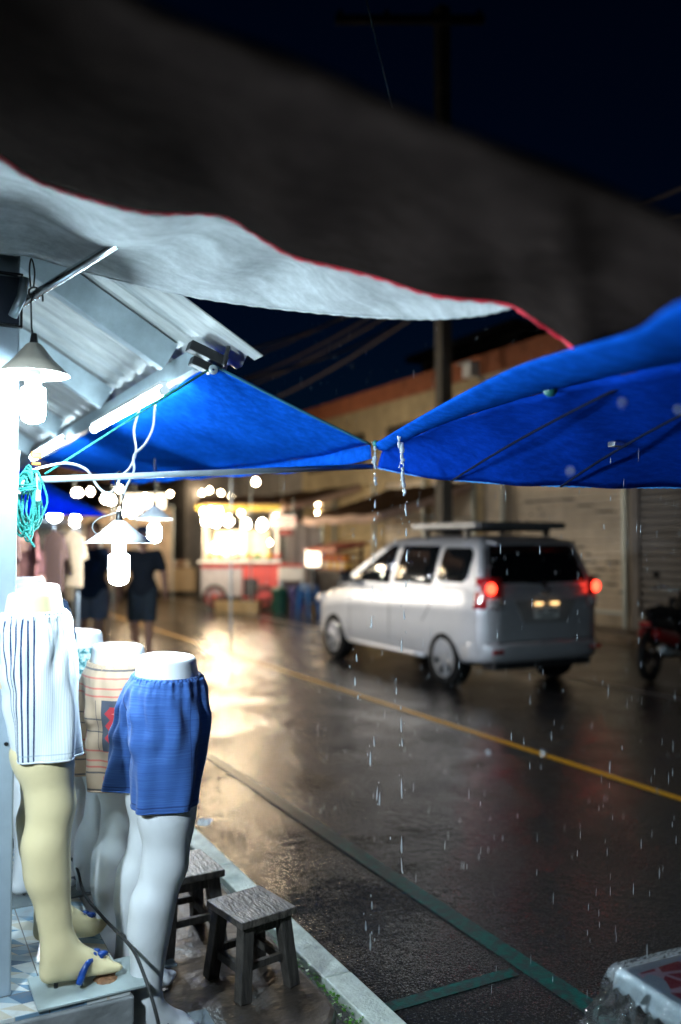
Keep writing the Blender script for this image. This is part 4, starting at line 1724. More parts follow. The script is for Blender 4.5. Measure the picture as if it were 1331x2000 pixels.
# cut the wheel arches
import bmesh
bm_ = bmesh.new()
bm_.from_mesh(body.data)
bmesh.ops.remove_doubles(bm_, verts=bm_.verts, dist=1e-5)
bmesh.ops.recalc_face_normals(bm_, faces=bm_.faces)
bm_.to_mesh(body.data)
bm_.free()
cut = MB()
for wy in (.735, 3.42):
    for sx in (-1, 1):
        cut.lathe([(0, -.16), (.365, -.16), (.365, .16), (0, .16)], (sx * .80, wy, .325), 40, 'x')
co = cut.build("cutter", M['dark_trim'])
bm_ = bmesh.new()
bm_.from_mesh(co.data)
bmesh.ops.remove_doubles(bm_, verts=bm_.verts, dist=1e-5)
bmesh.ops.recalc_face_normals(bm_, faces=bm_.faces)
bm_.to_mesh(co.data)
bm_.free()
body.data.materials.append(M['dark_trim'])
md = body.modifiers.new("arch", 'BOOLEAN')
md.operation = 'DIFFERENCE'
md.object = co
md.solver = 'EXACT'
md.material_mode = 'TRANSFER'
dg = bpy.context.evaluated_depsgraph_get()
dg.update()
new = bpy.data.meshes.new_from_object(body.evaluated_get(dg))
body.modifiers.clear()
body.data = new
bpy.data.objects.remove(co)
for p_ in new.polygons:
    p_.use_smooth = p_.area < 0.2
es = body.modifiers.new("split", 'EDGE_SPLIT')
es.split_angle = R(38)

EPS = 0.007


def side_window(pts_fr, sx, name="window"):
    """rows (z, y front, y rear)"""
    bb = MB()
    rows = []
    zs = np.linspace(pts_fr[0][0], pts_fr[-1][0], 8)
    for z in zs:
        yf = float(np.interp(z, [p[0] for p in pts_fr], [p[1] for p in pts_fr]))
        yr = float(np.interp(z, [p[0] for p in pts_fr], [p[2] for p in pts_fr]))
        x = sx * (gh(z, 3) + EPS)
        rows.append([Vector((x, yf + (yr - yf) * t, z)) for t in np.linspace(0, 1, 5)])
    bb.grid(rows if sx < 0 else [list(reversed(r)) for r in rows])
    return bb.build(name, M['car_glass'], car, smooth=True, solid=0.006)


for sx in (-1, 1):
    side_window([(1.10, 2.92, 1.965), (1.125, 2.90, 1.95), (1.50, 2.16, 1.885), (1.565, 2.02, 1.875)], sx)
    side_window([(1.125, 1.84, 1.02), (1.15, 1.84, 1.00), (1.50, 1.775, .965), (1.565, 1.76, .975)], sx)
    side_window([(1.165, .86, .42), (1.20, .90, .335), (1.48, .885, .30), (1.545, .86, .37)], sx)
# rear and front screens
bb = MB()
rows = []
for z in np.linspace(1.165, 1.57, 9):
    hwz = gh(z, 3) - .045 - (.02 if z < 1.18 or z > 1.55 else 0)
    yy = gh(z, 1) - EPS
    rows.append([Vector((hwz * t, yy + .012 * t * t, z)) for t in np.linspace(-1, 1, 13)])
bb.grid(rows)
bb.build("rear_window", M['car_glass'], car, smooth=True, solid=.006)
bb = MB()
rows = []
for z in np.linspace(1.09, 1.56, 8):
    hwz = gh(z, 3) - .08
    rows.append([Vector((hwz * t, gh(z, 2) + EPS, z)) for t in np.linspace(1, -1, 9)])
bb.grid(rows)
bb.build("windscreen", M['car_glass'], car, smooth=True, solid=.006)


def body_line(name, pts, sx, r=0.006, m=None):
    bb = MB()
    bb.tube([Vector((sx * (side_x(y, z) + .001), y, z)) for y, z in pts], r, 6)
    return bb.build(name, m or M['dark_trim'], car)


for sx in (-1, 1):
    for yy in (2.92, 1.90, .965):
        top = st(yy, 3) - .02
        if yy > 2.5:
            pts = [(yy + .02, z) for z in np.linspace(.36, top, 8)]
        elif yy < 1.2:
            pts = [(max(yy - .0, 1.16 - (z - .70) * .9) if z < .95 else yy, z) for z in np.linspace(.70, top, 8)]
        else:
            pts = [(yy, z) for z in np.linspace(.34, top, 8)]
        body_line("door_seam", pts, sx, .004)
    for yy in (2.14, 1.16):
        bb = MB()
        x = side_x(yy, .99) + .018
        bb.tube([(sx * (x - .014), yy - .09, .985), (sx * x, yy - .07, .99), (sx * x, yy + .07, .99), (sx * (x - .014), yy + .09, .985)], [.009, .013, .013, .009], 8)
        bb.build("door_handle", M['car_paint'], car, smooth=True)
    # sill, mirrors, wheel-arch lips
    bb = MB()
    bb.tube([Vector((sx * (side_x(y, .30) + .0), y, .295)) for y in np.linspace(1.18, 3.0, 8)], .028, 8)
    bb.build("side_skirt", M['car_paint'], car, smooth=True)
    bb = MB()
    bb.ball((sx * .93, 2.86, 1.135), (.095, .055, .075), 14, 10)
    mi = bb.build("wing_mirror", M['dark_trim'], car, smooth=True)
    bb = MB()
    bb.bar((sx * .80, 2.88, 1.08), (sx * .90, 2.87, 1.11), .03, .05)
    bb.build("mirror_arm", M['dark_trim'], mi)
# bumper
bb = MB()
rows = []
for z, o_ in ((.335, .0), (.35, .03), (.42, .055), (.50, .060), (.535, .045), (.545, .0)):
    row = []
    for t in np.linspace(-1, 1, 25):
        x = .815 * math.sin(t * math.pi / 2) if abs(t) < .98 else .815 * t
        yy = .40 * (abs(t) ** 5) - o_ * (1 - abs(t) ** 6) - .01
        row.append(Vector((x * (1 + .012 * (o_ > .02)), yy, z)))
    rows.append(row)
bb.grid(rows)
bb.build("rear_bumper", M['car_paint'], car, smooth=True, solid=.008)
bb = MB()
bb.box((0, .12, .30), (1.35, .22, .10))
bb.build("bumper_underside", M['dark_trim'], car, bevel=.02)
bb = MB()
bb.box((0, -.026, .545), (1.30, .02, .012))
bb.build("bumper_seam", M['dark_trim'], car)
# tail lamps: a red upper lamp, a slim red and clear lower lens wrapping the corner
for sx in (-1, 1):
    def cornerpts(z0, z1, grow, wrap):
        rows = []
        for z in np.linspace(z0, z1, 6):
            row = []
            for t in np.linspace(0, 1, 9):
                # from the tailgate round the corner to the flank
                if t < .45:
                    x = .60 + (.735 - .60) * t / .45
                    y = -.012 + .02 * (t / .45) ** 2 - grow
                else:
                    u = (t - .45) / .55
                    y = .008 + wrap * u
                    x = .735 + (side_x(max(y, .12), min(z, 1.1)) - .735) * min(1, u * 1.6) + grow
                row.append(Vector((sx * x, y, z)))
            rows.append(row)
        return rows if sx > 0 else [list(reversed(r)) for r in rows]
    bb = MB()
    bb.grid(cornerpts(.90, 1.23, .010, .16))
    tl_ = bb.build("tail_light", M['lens_red'], car, smooth=True, solid=.012)
    bb = MB()
    bb.ball((sx * .725, -.016, 1.115), (.062, .03, .062), 16, 10)
    bb.build("lamp", M['lamp_red'], tl_, smooth=True)
    bb = MB()
    bb.grid([[p + Vector((sx * .004, -.008, 0)) for p in (r[0:5] if sx > 0 else r[4:9])] for r in cornerpts(.905, 1.02, .012, .13)])
    bb.build("clear_lens", M['lens_clear'], tl_, smooth=True, solid=.006)
    bb = MB()
    bb.box((sx * .66, -.055, .455), (.17, .02, .045), Matrix.Rotation(R(-8 * sx), 3, 'Z'))
    bb.build("reflector", M['lens_red'], car, bevel=.006)
    # front lamp
    bb = MB()
    bb.ball((sx * .66, 3.98, .80), (.13, .16, .09), 14, 10)
    bb.build("headlight", M['lens_clear'], car, smooth=True)
# plate recess, plate, garnish, emblem, wiper
bb = MB()
bb.prism([(-.43, -.028, .985), (.43, -.028, .985), (.30, -.028, .74), (-.30, -.028, .74)][::-1], (0, .02, 0))
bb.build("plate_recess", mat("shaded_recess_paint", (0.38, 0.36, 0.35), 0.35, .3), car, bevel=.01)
bb = MB()
bb.box((0, -.040, .85), (.34, .012, .135))
pl = bb.build("number_plate", mat("plate_white", (0.72, 0.72, 0.70), 0.4, vary=.05), car, bevel=.004)
bb = MB()
for k, (px_, w_, h_) in enumerate(((-.11, .03, .05), (-.06, .035, .05), (.03, .028, .05), (.075, .03, .05), (.12, .028, .05))):
    for s_ in (-1, 1):
        bb.box((px_ + s_ * w_ / 2.6, -.0475, .865), (.007, .003, h_))
    bb.box((px_, -.0475, .865 + (.02 if k % 2 else -.015)), (w_ * .7, .003, .007))
bb.box((0, -.0475, .81), (.18, .003, .016))
bb.build("plate_marks", M['dark_trim'], pl)
for sx in (-1, 1):
    bb = MB()
    bb.box((sx * .11, -.046, .945), (.10, .022, .022))
    bb.build("plate_lamp", M['plate_lamp'], car, bevel=.004)
bb = MB()
bb.lathe([(.032, -.004), (.040, -.008), (.048, -.004), (.040, 0)], (0.0, 0, 0), 24, 'y')
em = bb.build("emblem", M['chrome'], car, smooth=True)
em.location = (0, -.024, 1.075)
em.scale = (1.25, 1, .85)
bb = MB()
bb.lathe([(0, -.02), (.03, -.018), (.034, 0), (0, .01)], (0.03, .045, 1.15), 16, 'y')
bb.bar((0.03, .035, 1.15), (-.42, .06, 1.185), .012, .012)
bb.build("rear_wiper", M['dark_trim'], car)
bb = MB()
bb.prism([(-.60, .24, 1.60), (.60, .24, 1.60), (.56, .10, 1.572), (-.56, .10, 1.572)], (0, .02, .03))
bb.build("roof_spoiler", M['car_paint'], car, bevel=.01)
# wheels
for wy in (.735, 3.42):
    for sx in (-1, 1):
        c = (sx * .735, wy, .315)
        bb = MB()
        prof = [(.215, -.095), (.27, -.10), (.305, -.085), (.315, -.05), (.315, .05), (.305, .085), (.27, .10), (.215, .095)]
        bb.lathe(prof + [prof[0]], c, 40, 'x')
        wh = bb.build("wheel", M['tyre'], car, smooth=True, label=None)
        bb = MB()
        o_ = sx * .068
        bb.lathe([(.218, sx * .09), (.205, sx * .088), (.195, sx * .03), (.0, sx * .02)] if sx > 0 else [(.0, sx * .02), (.195, sx * .03), (.205, sx * .088), (.218, sx * .09)], c, 40, 'x')
        bb.build("rim_barrel", M['dark_trim'], wh, smooth=True)
        bb = MB()
        bb.lathe([(.188, -.012), (.208, -.012), (.208, .014), (.188, .014), (.188, -.012)], (c[0] + sx * .082, wy, .315), 40, 'x')
        bb.lathe([(0, -.012), (.055, -.012), (.05, .016), (0, .018)] if sx > 0 else [(0, -.018), (.05, -.016), (.055, .012), (0, .012)], (c[0] + o_, wy, .315), 24, 'x')
        for k in range(6):
            a = k * math.pi / 3 + .3
            for da in (-.13, .13):
                p0 = Vector((c[0] + o_, wy + .04 * math.cos(a + da), .315 + .04 * math.sin(a + da)))
                p1 = Vector((c[0] + sx * .082, wy + .205 * math.cos(a + da * 1.1), .315 + .205 * math.sin(a + da * 1.1)))
                bb.bar(p0, p1, .022, .024, (1, 0, 0))
        bb.build("rim", M['alloy'], wh, bevel=.004)
# roof rack: a flat aluminium tray on two dark cross bars, a thing of its own
rk = thing("roof_rack", "flat aluminium roof rack on top of the silver car", "roof rack", (CX, CYR, 1.66))
ro2 = Vector((CX, CYR, 1.66))
bb = MB()
for yy in (.62, 1.45):
    bb.box((0, yy, .085), (1.22, .06, .03))
    for sx in (-1, 1):
        bb.bar((sx * .58, yy, -.075), (sx * .56, yy, .08), .05, .05)
bb.build("cross_bars", M['dark_trim'], rk, bevel=.005)
bb = MB()
for sx in (-1, 1):
    bb.box((sx * .62, 1.02, .135), (.05, 1.30, .075))
bb.box((0, .37, .135), (1.19, .05, .075))
bb.box((0, 1.67, .135), (1.19, .05, .075))
bb.build("frame", mat("dull_aluminium", (0.20, 0.205, 0.21), .5, .5), rk, bevel=.012)
bb = MB()
for k in range(6):
    bb.box((-.5 + .2 * k, 1.02, .125), (.07, 1.26, .02))
bb.build("slats", M['dark_trim'], rk, bevel=.003)

# ================================================================== red and black motorcycle parked by the shutters
mb = thing("motorcycle", "dark red and black motorcycle parked by the grey roller shutter", "motorcycle", (8.42, 7.53, 0), R(20))
bb_red = mat("red_bike_panel", (0.42, 0.012, 0.014), 0.3, coat=.5)
for wx in (-.62, .62):
    bb = MB()
    bb.lathe([(.215, -.04), (.255, -.045), (.285, -.03), (.292, 0), (.285, .03), (.255, .045), (.215, .04), (.215, -.04)], (wx, 0, .292), 32, 'y')
    wh = bb.build("wheel", M['rubber'], mb, smooth=True)
    bb = MB()
    bb.lathe([(.205, -.02), (.218, -.02), (.218, .02), (.205, .02), (.205, -.02)], (wx, 0, .292), 32, 'y')
    bb.lathe([(0, -.05), (.04, -.05), (.04, .05), (0, .05)], (wx, 0, .292), 16, 'y')
    for k in range(5):
        a = k * 1.2566
        bb.bar((wx + .03 * math.cos(a), 0, .292 + .03 * math.sin(a)), (wx + .21 * math.cos(a), 0, .292 + .21 * math.sin(a)), .02, .025)
    bb.build("rim", M['dark_trim'], wh)
blob("bike_body", [((-.55, 0, .68), (-.15, 0, .62), .085, .11), ((-.15, 0, .62), (.02, 0, .42), .10, .10), ((.02, 0, .42), (.22, 0, .36), .11, .10), ((.20, 0, .38), (.36, 0, .85), .09, .075),
                   ((-.05, 0, .30), (-.35, 0, .33), .09, .07), ((-.72, 0, .62), (-.5, 0, .68), .03, .07)], (-.85, -.2, .15), (.55, .2, 1.0), .02, M['dark_trim'], mb)
blob("leg_shield", [((.27, -.16, .50), (.38, -.13, .86), .045, .055), ((.27, .16, .50), (.38, .13, .86), .045, .055), ((.40, 0, .80), (.44, 0, .95), .10, .08)], (.1, -.3, .38), (.62, .3, 1.1), .018, M['dark_trim'], mb)
blob("tail_panel", [((-.60, -.08, .55), (-.28, -.13, .48), .07, .09), ((-.60, .08, .55), (-.28, .13, .48), .07, .09)], (-.8, -.32, .3), (.0, .32, .8), .018, bb_red, mb)
blob("seat", [((-.62, 0, .78), (-.30, 0, .775), .07, .085), ((-.30, 0, .775), (.02, 0, .74), .085, .09)], (-.8, -.2, .6), (.2, .2, .95), .018, M['rubber'], mb)
bb = MB()
for sy in (-1, 1):
    bb.tube([(.62, sy * .075, .292), (.50, sy * .075, .62), (.42, sy * .06, .85)], .02, 10)
bb.build("fork", M['dark_trim'], mb, smooth=True)
bb = MB()
bb.lathe([(0.295, -.05), (.31, -.04), (.313, 0), (.31, .04), (.295, .05)], (.62, 0, .30), 20, 'y', a0=R(20), a1=R(170))
bb.build("mudguard", bb_red, mb, smooth=True, solid=.006)
bb = MB()
bb.tube(spline([(.28, -.34, 1.02), (.34, -.2, 1.04), (.38, 0, .98), (.34, .2, 1.04), (.28, .34, 1.02)], 5), .014, 8)
bb.build("handlebar", M['chrome'], mb, smooth=True)
for sy in (-1, 1):
    bb = MB()
    bb.tube([(.33, sy * .25, 1.04), (.32, sy * .28, 1.18)], .006, 6)
    bb.ball((.31, sy * .30, 1.20), (.02, .055, .04), 12, 8)
    bb.build("mirror", M['dark_trim'], mb, smooth=True)
bb = MB()
bb.ball((.49, 0, .93), (.05, .075, .055), 14, 10)
bb.build("headlight", M['lens_clear'], mb, smooth=True)
bb = MB()
bb.box((-.73, 0, .66), (.04, .14, .06))
bb.build("tail_light", M['lens_red'], mb, bevel=.01)
bb = MB()
bb.tube([(-.1, -.16, .27), (-.45, -.17, .33), (-.72, -.18, .40)], [.03, .045, .05], 12)
bb.build("exhaust", M['galv'], mb, smooth=True)
bb = MB()
bb.tube([(-.05, .12, .26), (-.12, .22, .01)], .012, 8)
bb.build("kickstand", M['dark_trim'], mb)

# ================================================================== shophouses along the far kerb
XW = 11.4


def shutter_mat(name, c, vary=.3):
    return mat(name, c, 0.6, 0.0, vary=vary, vscale=1.2, bump=.12, bscale=30)


M['orange_fascia'] = mat("rusty_orange_fascia", (0.26, 0.085, 0.04), 0.6, vary=.35, vscale=3)
M['plaster_beige'] = mat("beige_plaster", (0.34, 0.30, 0.24), 0.8, vary=.3, vscale=2.5)
M['plaster_yellow'] = mat("yellow_plaster", (0.36, 0.30, 0.19), 0.8, vary=.3, vscale=2.5)
M['plaster_grey'] = mat("grey_plaster", (0.22, 0.21, 0.21), 0.8, vary=.3, vscale=2.5)
M['sh_beige'] = shutter_mat("beige_shutter", (0.60, 0.54, 0.45))
M['sh_yellow'] = shutter_mat("yellow_shutter", (0.50, 0.41, 0.25))
M['sh_grey'] = shutter_mat("grey_shutter", (0.17, 0.17, 0.175))
M['dark_hole'] = mat("dark_interior", (0.012, 0.012, 0.012), 0.8)
M['darkening_panel'] = mat("wall_darkening", (0.035, 0.026, 0.02), .7, vary=.5, vscale=2)
M['tin'] = mat("tin_roof", (0.02, 0.018, 0.018), 0.5, .3, vary=.4)


def slats_mesh(b, x, y0, y1, z0, z1, pitch=0.13, depth=0.045):
    rows = []
    z = z0
    while z < z1:
        zz = min(z + pitch, z1)
        for dz, dx in ((0, 0), (.25, -depth), (.75, -depth), (.98, 0)):
            rows.append([Vector((x + dx, y0, z + (zz - z) * dz)), Vector((x + dx, y1, z + (zz - z) * dz))])
        z = zz
    b.grid(rows)


def shophouse(label, y0, y1, wall, sh, bays, zsh=3.15, H=5.3, eave=True, fascia='orange_fascia', upper='plaster_beige', roofc=None):
    t = thing("shophouse", label, "shophouse", (XW, (y0 + y1) / 2, 0), group="shophouses along the far pavement")
    o_ = Vector((XW, (y0 + y1) / 2, 0))
    b = MB(o_)
    # back wall, side walls, lintel band with the bays left open
    b.box((XW + 2.6, (y0 + y1) / 2, H / 2), (5.0, y1 - y0 - .01, H))
    b.box((XW + .10, (y0 + y1) / 2, (zsh + H) / 2), (.26, y1 - y0 - .01, H - zsh))
    edges = [y0] + [e for bay in bays for e in bay] + [y1]
    for k in range(0, len(edges), 2):
        if edges[k + 1] - edges[k] > .03:
            b.box((XW + .10, (edges[k] + edges[k + 1]) / 2, zsh / 2 - .001), (.24, edges[k + 1] - edges[k] - .004, zsh))
    b.box((XW + .10, (y0 + y1) / 2, .17), (.30, y1 - y0 - .02, .34))
    b.build("wall", wall, t)
    for (a, c) in bays:
        b = MB(o_)
        slats_mesh(b, XW + .06, a, c, .34, zsh)
        s = b.build("roller_shutter", sh, t)
        b = MB(o_)
        b.box((XW + .03, (a + c) / 2, .36), (.05, c - a - .06, .05))
        b.build("bottom_rail", M['galv'], s)
        b = MB(o_)
        b.box((XW - .05, a, zsh / 2), (.07, .07, zsh))
        b.build("guide_rail", M['galv'], t)
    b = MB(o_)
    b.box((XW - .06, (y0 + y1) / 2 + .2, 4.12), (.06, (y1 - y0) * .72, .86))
    b.build("darkening_panel", M['darkening_panel'], t)  # dark sheet added to darken the upper wall like shaded openings
    if eave:
        b = MB(o_)
        b.prism([(XW - .75, y0, H - .30), (XW - .75, y0, H + .12), (XW - .70, y0, H + .12), (XW - .70, y0, H - .30)], (0, y1 - y0, 0))
        b.build("fascia", M[fascia], t)
        b = MB(o_)
        b.prism([(XW - .72, y0 - .02, H + .10), (XW + 5, y0 - .02, H + 1.7), (XW + 5, y0 - .02, H + 1.62), (XW - .72, y0 - .02, H + .03)], (0, y1 - y0 + .04, 0))
        b.build("roof", M['tin'], t)
    return t


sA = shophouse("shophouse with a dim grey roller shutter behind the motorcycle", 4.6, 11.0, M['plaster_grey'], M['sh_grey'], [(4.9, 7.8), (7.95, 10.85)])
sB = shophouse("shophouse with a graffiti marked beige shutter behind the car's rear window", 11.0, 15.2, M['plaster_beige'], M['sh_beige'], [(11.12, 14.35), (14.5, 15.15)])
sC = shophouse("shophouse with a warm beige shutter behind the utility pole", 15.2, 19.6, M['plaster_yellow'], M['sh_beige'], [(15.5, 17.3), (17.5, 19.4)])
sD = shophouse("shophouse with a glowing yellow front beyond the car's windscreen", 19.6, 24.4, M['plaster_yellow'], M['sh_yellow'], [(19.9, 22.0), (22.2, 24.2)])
# graffiti strokes sprayed on the beige shutter
go = sB.location
b = MB(go)
for stroke in ([(1118, 1070), (1138, 1072), (1160, 1098), (1172, 1118)], [(1192, 1078), (1188, 1098), (1170, 1120), (1152, 1128)], [(1212, 1095), (1200, 1103), (1188, 1102)], [(1150, 1128), (1185, 1136), (1208, 1150), (1222, 1168)],
               [(1196, 1104), (1200, 1122), (1192, 1142)], [(1025, 980), (1060, 976), (1100, 972), (1135, 985), (1170, 995), (1220, 1008)], [(1050, 985), (1062, 1010), (1058, 1050)], [(1082, 978), (1080, 1000), (1078, 1030)],
               [(1105, 972), (1104, 1000), (1106, 1030)], [(1128, 1092), (1150, 1098)], [(1040, 1000), (1030, 1020)]):
    pts = []
    for px, py in stroke:
        u = (px - 665.5) / FPX
        d = at(px, py, 1.0) - CAM
        k = (XW + .036) / d.x
        pts.append(CAM + d * k)
    pts = spline(pts, 4)
    rows = [[p + Vector((0, 0, .05)) for p in pts], [p + Vector((0, .0, -.05)) for p in pts]]
    b.grid(rows)
b.build("graffiti", mat("sprayed_graffiti", (0.035, 0.032, 0.028), 0.7, vary=.4), sB, solid=.004)

# more of the terrace far down the street
for k, (y0, y1, H_, wl, lab) in enumerate(((24.4, 30.0, 4.4, 'plaster_grey', "low grey building behind the food cart"), (30.0, 41.0, 6.2, 'plaster_grey', "tall grey brown building at the bend of the street"),
                                       (41.0, 56.0, 5.2, 'plaster_beige', "distant beige building far down the street"), (56, 90, 6.0, 'plaster_yellow', "farthest row building at the end of the street"))):
    x_ = XW if k != 1 else 9.3
    t = thing("street_building", lab, "building", (x_ + 2.5, (y0 + y1) / 2, 0), group="buildings far down the street")
    o_ = Vector(t.location)
    b = MB(o_)
    b.box((x_ + 2.6, (y0 + y1) / 2, H_ / 2), (5.0, y1 - y0 - .02, H_))
    b.build("wall", M[wl], t)
    b = MB(o_)
    b.box((x_ + 2.4, (y0 + y1) / 2, H_ + .1), (5.9, y1 - y0, .2))
    b.build("roof", M['tin'], t)
    for q_ in range(int((y1 - y0) / 3)):
        b = MB(o_)
        yc = y0 + 1.5 + q_ * 3
        slats_mesh(b, x_ + .08, yc - 1.2, yc + 1.2, .2, 2.8)
        b.build("roller_shutter", M['sh_beige'] if q_ % 2 else M['sh_grey'], t)
    b = MB(o_)
    slats = [(x_ + .09, y0 - .015, 1.5)]
    b.box((x_ + 1.2, y0 - .012, 1.35), (1.7, .03, 2.7))
    b.build("end_door", M['sh_grey'], t)
# far closure across the bend, with lit fronts
t = thing("street_building", "wide building closing the far end of the street", "building", (-6, 75, 0), group="buildings far down the street")
MB((-6, 75, 0)).box((-6, 76, 3), (26, 2, 6)).build("wall", M['plaster_beige'], t)
MB((-6, 75, 0)).box((-6, 75.5, 6.1), (27, 3.4, .25)).build("roof", M['tin'], t)
for k in range(5):
    b = MB((-6, 75, 0))
    b.box((-15 + k * 4.5, 74.96, 1.3), (3.0, .06, 2.6))
    b.build("roller_shutter", M['sh_yellow'], t)

# upper dark structure behind the roofs: second storey set back, seen only as dark shapes
for k, (y0, y1, H_, lab) in enumerate(((12.5, 17.0, 8.6, "dark upper storey block rising behind the shophouse roofs"), (20.5, 26.0, 8.0, "dark set back block rising behind the yellow front"))):
    t = thing("upper_block", lab, "building", (XW + 6, (y0 + y1) / 2, 0))
    o_ = Vector(t.location)
    b = MB(o_)
    b.box((XW + 7.2, (y0 + y1) / 2, H_ / 2), (3.6, y1 - y0, H_))
    b.build("wall", M['plaster_grey'], t)
    b = MB(o_)
    b.box((XW + 7.1, (y0 + y1) / 2, H_ + .12), (4.4, y1 - y0 + .6, .22))
    b.build("roof", M['tin'], t)

# white unit on the fascia
u_ = thing("wall_unit", "small white box unit fixed on the rusty fascia beside the utility pole", "unit", at(920, 722, 16.6))
b = MB()
b.box((0, 0, 0), (.22, .26, .30))
b.build("case", M['shade_white'], u_, bevel=.01)
b = MB()
b.box((-.13, .02, .12), (.10, .40, .03))
b.build("rain_cover", M['galv'], u_)
b = MB()
b.bar((.05, 0, -.1), (.35, .0, -.2), .04, .04)
b.build("arm", M['galv'], u_)

# awnings with fringed side edges
def shop_awning(label, y0, y1, zi, zo, xo, cloth):
    t = thing("shop_awning", label, "awning", (XW, (y0 + y1) / 2, zi), group="shop awnings over the far pavement")
    o_ = Vector((XW, (y0 + y1) / 2, zi))
    b = MB(o_)
    rows = []
    for u in np.linspace(0, 1, 9):
        x = XW - .78 + (xo - XW + .78) * u if False else XW + (xo - XW) * u
        z = zi + (zo - zi) * u - .05 * math.sin(u * 3.14)
        rows.append([Vector((x, y0 + (y1 - y0) * v, z - .04 * math.sin(v * 3.14 * 3) ** 2)) for v in np.linspace(0, 1, 19)])
    b.grid(rows)
    b.build("canvas", cloth, t, smooth=True, solid=.006)
    b = MB(o_)
    up, dn = [], []
    for i in range(49):
        u = i / 48
        p = Vector((XW + (xo - XW) * u, y0, zi + (zo - zi) * u - .05 * math.sin(u * 3.14)))
        up.append(p)
        dn.append(p + Vector((0, -.01, -.15 - .05 * abs(math.sin(i * .8)))))
    b.grid([up, dn])
    up2, dn2 = [], []
    for i in range(81):
        v = i / 80
        p = Vector((xo, y0 + (y1 - y0) * v, zo - .04 * math.sin(v * 9.42) ** 2))
        up2.append(p)
        dn2.append(p + Vector((-.01, 0, -.15 - .05 * abs(math.sin(i * .8)))))
    b.grid([up2, dn2])
    b.build("fringe", M['fringe'], t, smooth=True, solid=.004)
    for yy in (y0 + .05, y1 - .05):
        b = MB(o_)
        b.tube([(XW, yy, zo - .1), (xo + .05, yy, zo - .03)], .02, 8)
        b.build("brace", M['galv'], t)
    return t


M['fringe'] = fabric("pinkish_fringe", (0.55, 0.42, 0.36), .3, .3, 8)
M['brown_tarp'] = fabric("brown_awning_cloth", (0.10, 0.065, 0.045), .2, .4, 2)
shop_awning("brown awning with pale scalloped fringe above the silver car", 15.5, 19.2, 2.98, 2.22, 8.95, M['brown_tarp'])
shop_awning("brown fringed awning farther off, just right of the food cart", 20.7, 26.5, 3.20, 2.62, 9.2, M['brown_tarp'])

# utility pole
up_ = thing("utility_pole", "grey concrete utility pole rising behind the silver car", "pole", (9.75, 14.35, 0.0))
pc = at(868, 1060, 16.9)
up_.location = (pc.x, pc.y, 0)
b = MB()
b.box((0, 0, 6.1), (.25, .25, 12.2))
b.build("pole_shaft", mat("pole_concrete", (0.11, 0.105, 0.095), .8, vary=.3, vscale=3), up_, bevel=.02)
b = MB()
b.box((-.75, 0, 11.75), (2.9, .12, .14), Matrix.Rotation(-YAW, 3, 'Z'))
b.build("cross_arm", M['tin'], up_)
b = MB()
b.box((-.2, 0, 7.1), (1.4, .10, .12), Matrix.Rotation(-YAW, 3, 'Z'))
b.build("cross_arm", M['tin'], up_)
for k in range(4):
    b = MB()
    lx = -1.35 + k * .9
    b.lathe([(0, 0), (.05, 0), (.06, .06), (.03, .12), (0, .14)], (-.75 + lx * math.cos(YAW), -lx * math.sin(YAW), 11.82), 12)
    b.build("insulator", M['tin'], up_, smooth=True)
b = MB()
b.box((.22, -.1, 1.7), (.16, .22, .42))
b.build("meter_box", M['dark_trim'], up_, bevel=.02)

# overhead cables
cab = mat("cable_black", (0.03, 0.022, 0.022), 0.6)
P7 = Vector((pc.x, pc.y, 0))
k = 0
for (z0, px, py, Z, sag, r_, lab) in ((7.0, 300, 735, 30, .5, .03, "thick overhead cable sagging from the pole, highest of the bundle"), (6.8, 300, 772, 30, .6, .035, "overhead cable second from the top of the bundle left of the pole"),
                                      (6.6, 300, 800, 30, .5, .03, "overhead cable in the middle of the bundle left of the pole"), (6.3, 300, 830, 30, .7, .03, "lowest overhead cable of the bundle left of the pole"),
                                      (7.15, 455, 690, 9, .25, .014, "reddish lit service cable crossing towards the near roof corner"), (6.5, 470, 745, 9, .25, .014, "lower service cable crossing towards the near roof corner")):
    a = P7 + Vector((-.14, 0, z0))
    e = at(px, py, Z)
    pts = [a.lerp(e, t) + Vector((0, 0, -sag * math.sin(math.pi * t))) for t in np.linspace(0, 1, 16)]
    b = MB()
    b.tube(pts, r_, 6)
    tag(b.build("overhead_cable", cab, smooth=True), lab, "cable", "overhead cables by the utility pole")
for (z0, lab) in ((6.9, "overhead cable running right from the pole above the fascia"), (6.5, "lower overhead cable running right from the pole above the fascia")):
    b = MB()
    a = P7 + Vector((.14, 0, z0))
    e = Vector((10.2, 2.0, z0 + .3))
    b.tube([a.lerp(e, t) + Vector((0, 0, -.4 * math.sin(math.pi * t))) for t in np.linspace(0, 1, 14)], .03, 6)
    tag(b.build("overhead_cable", cab, smooth=True), lab, "cable", "overhead cables by the utility pole")
# thin wire hanging above the dark awning
b = MB()
b.tube([at(705, -80, 2.3), at(716, 0, 2.3), at(740, 100, 2.3), at(765, 202, 2.3), at(800, 330, 2.3)], .0024, 6)
tag(b.build("stay_wire", M["cord_white"]), "thin pale wire rising into the night sky above the dark tarpaulin", "wire")
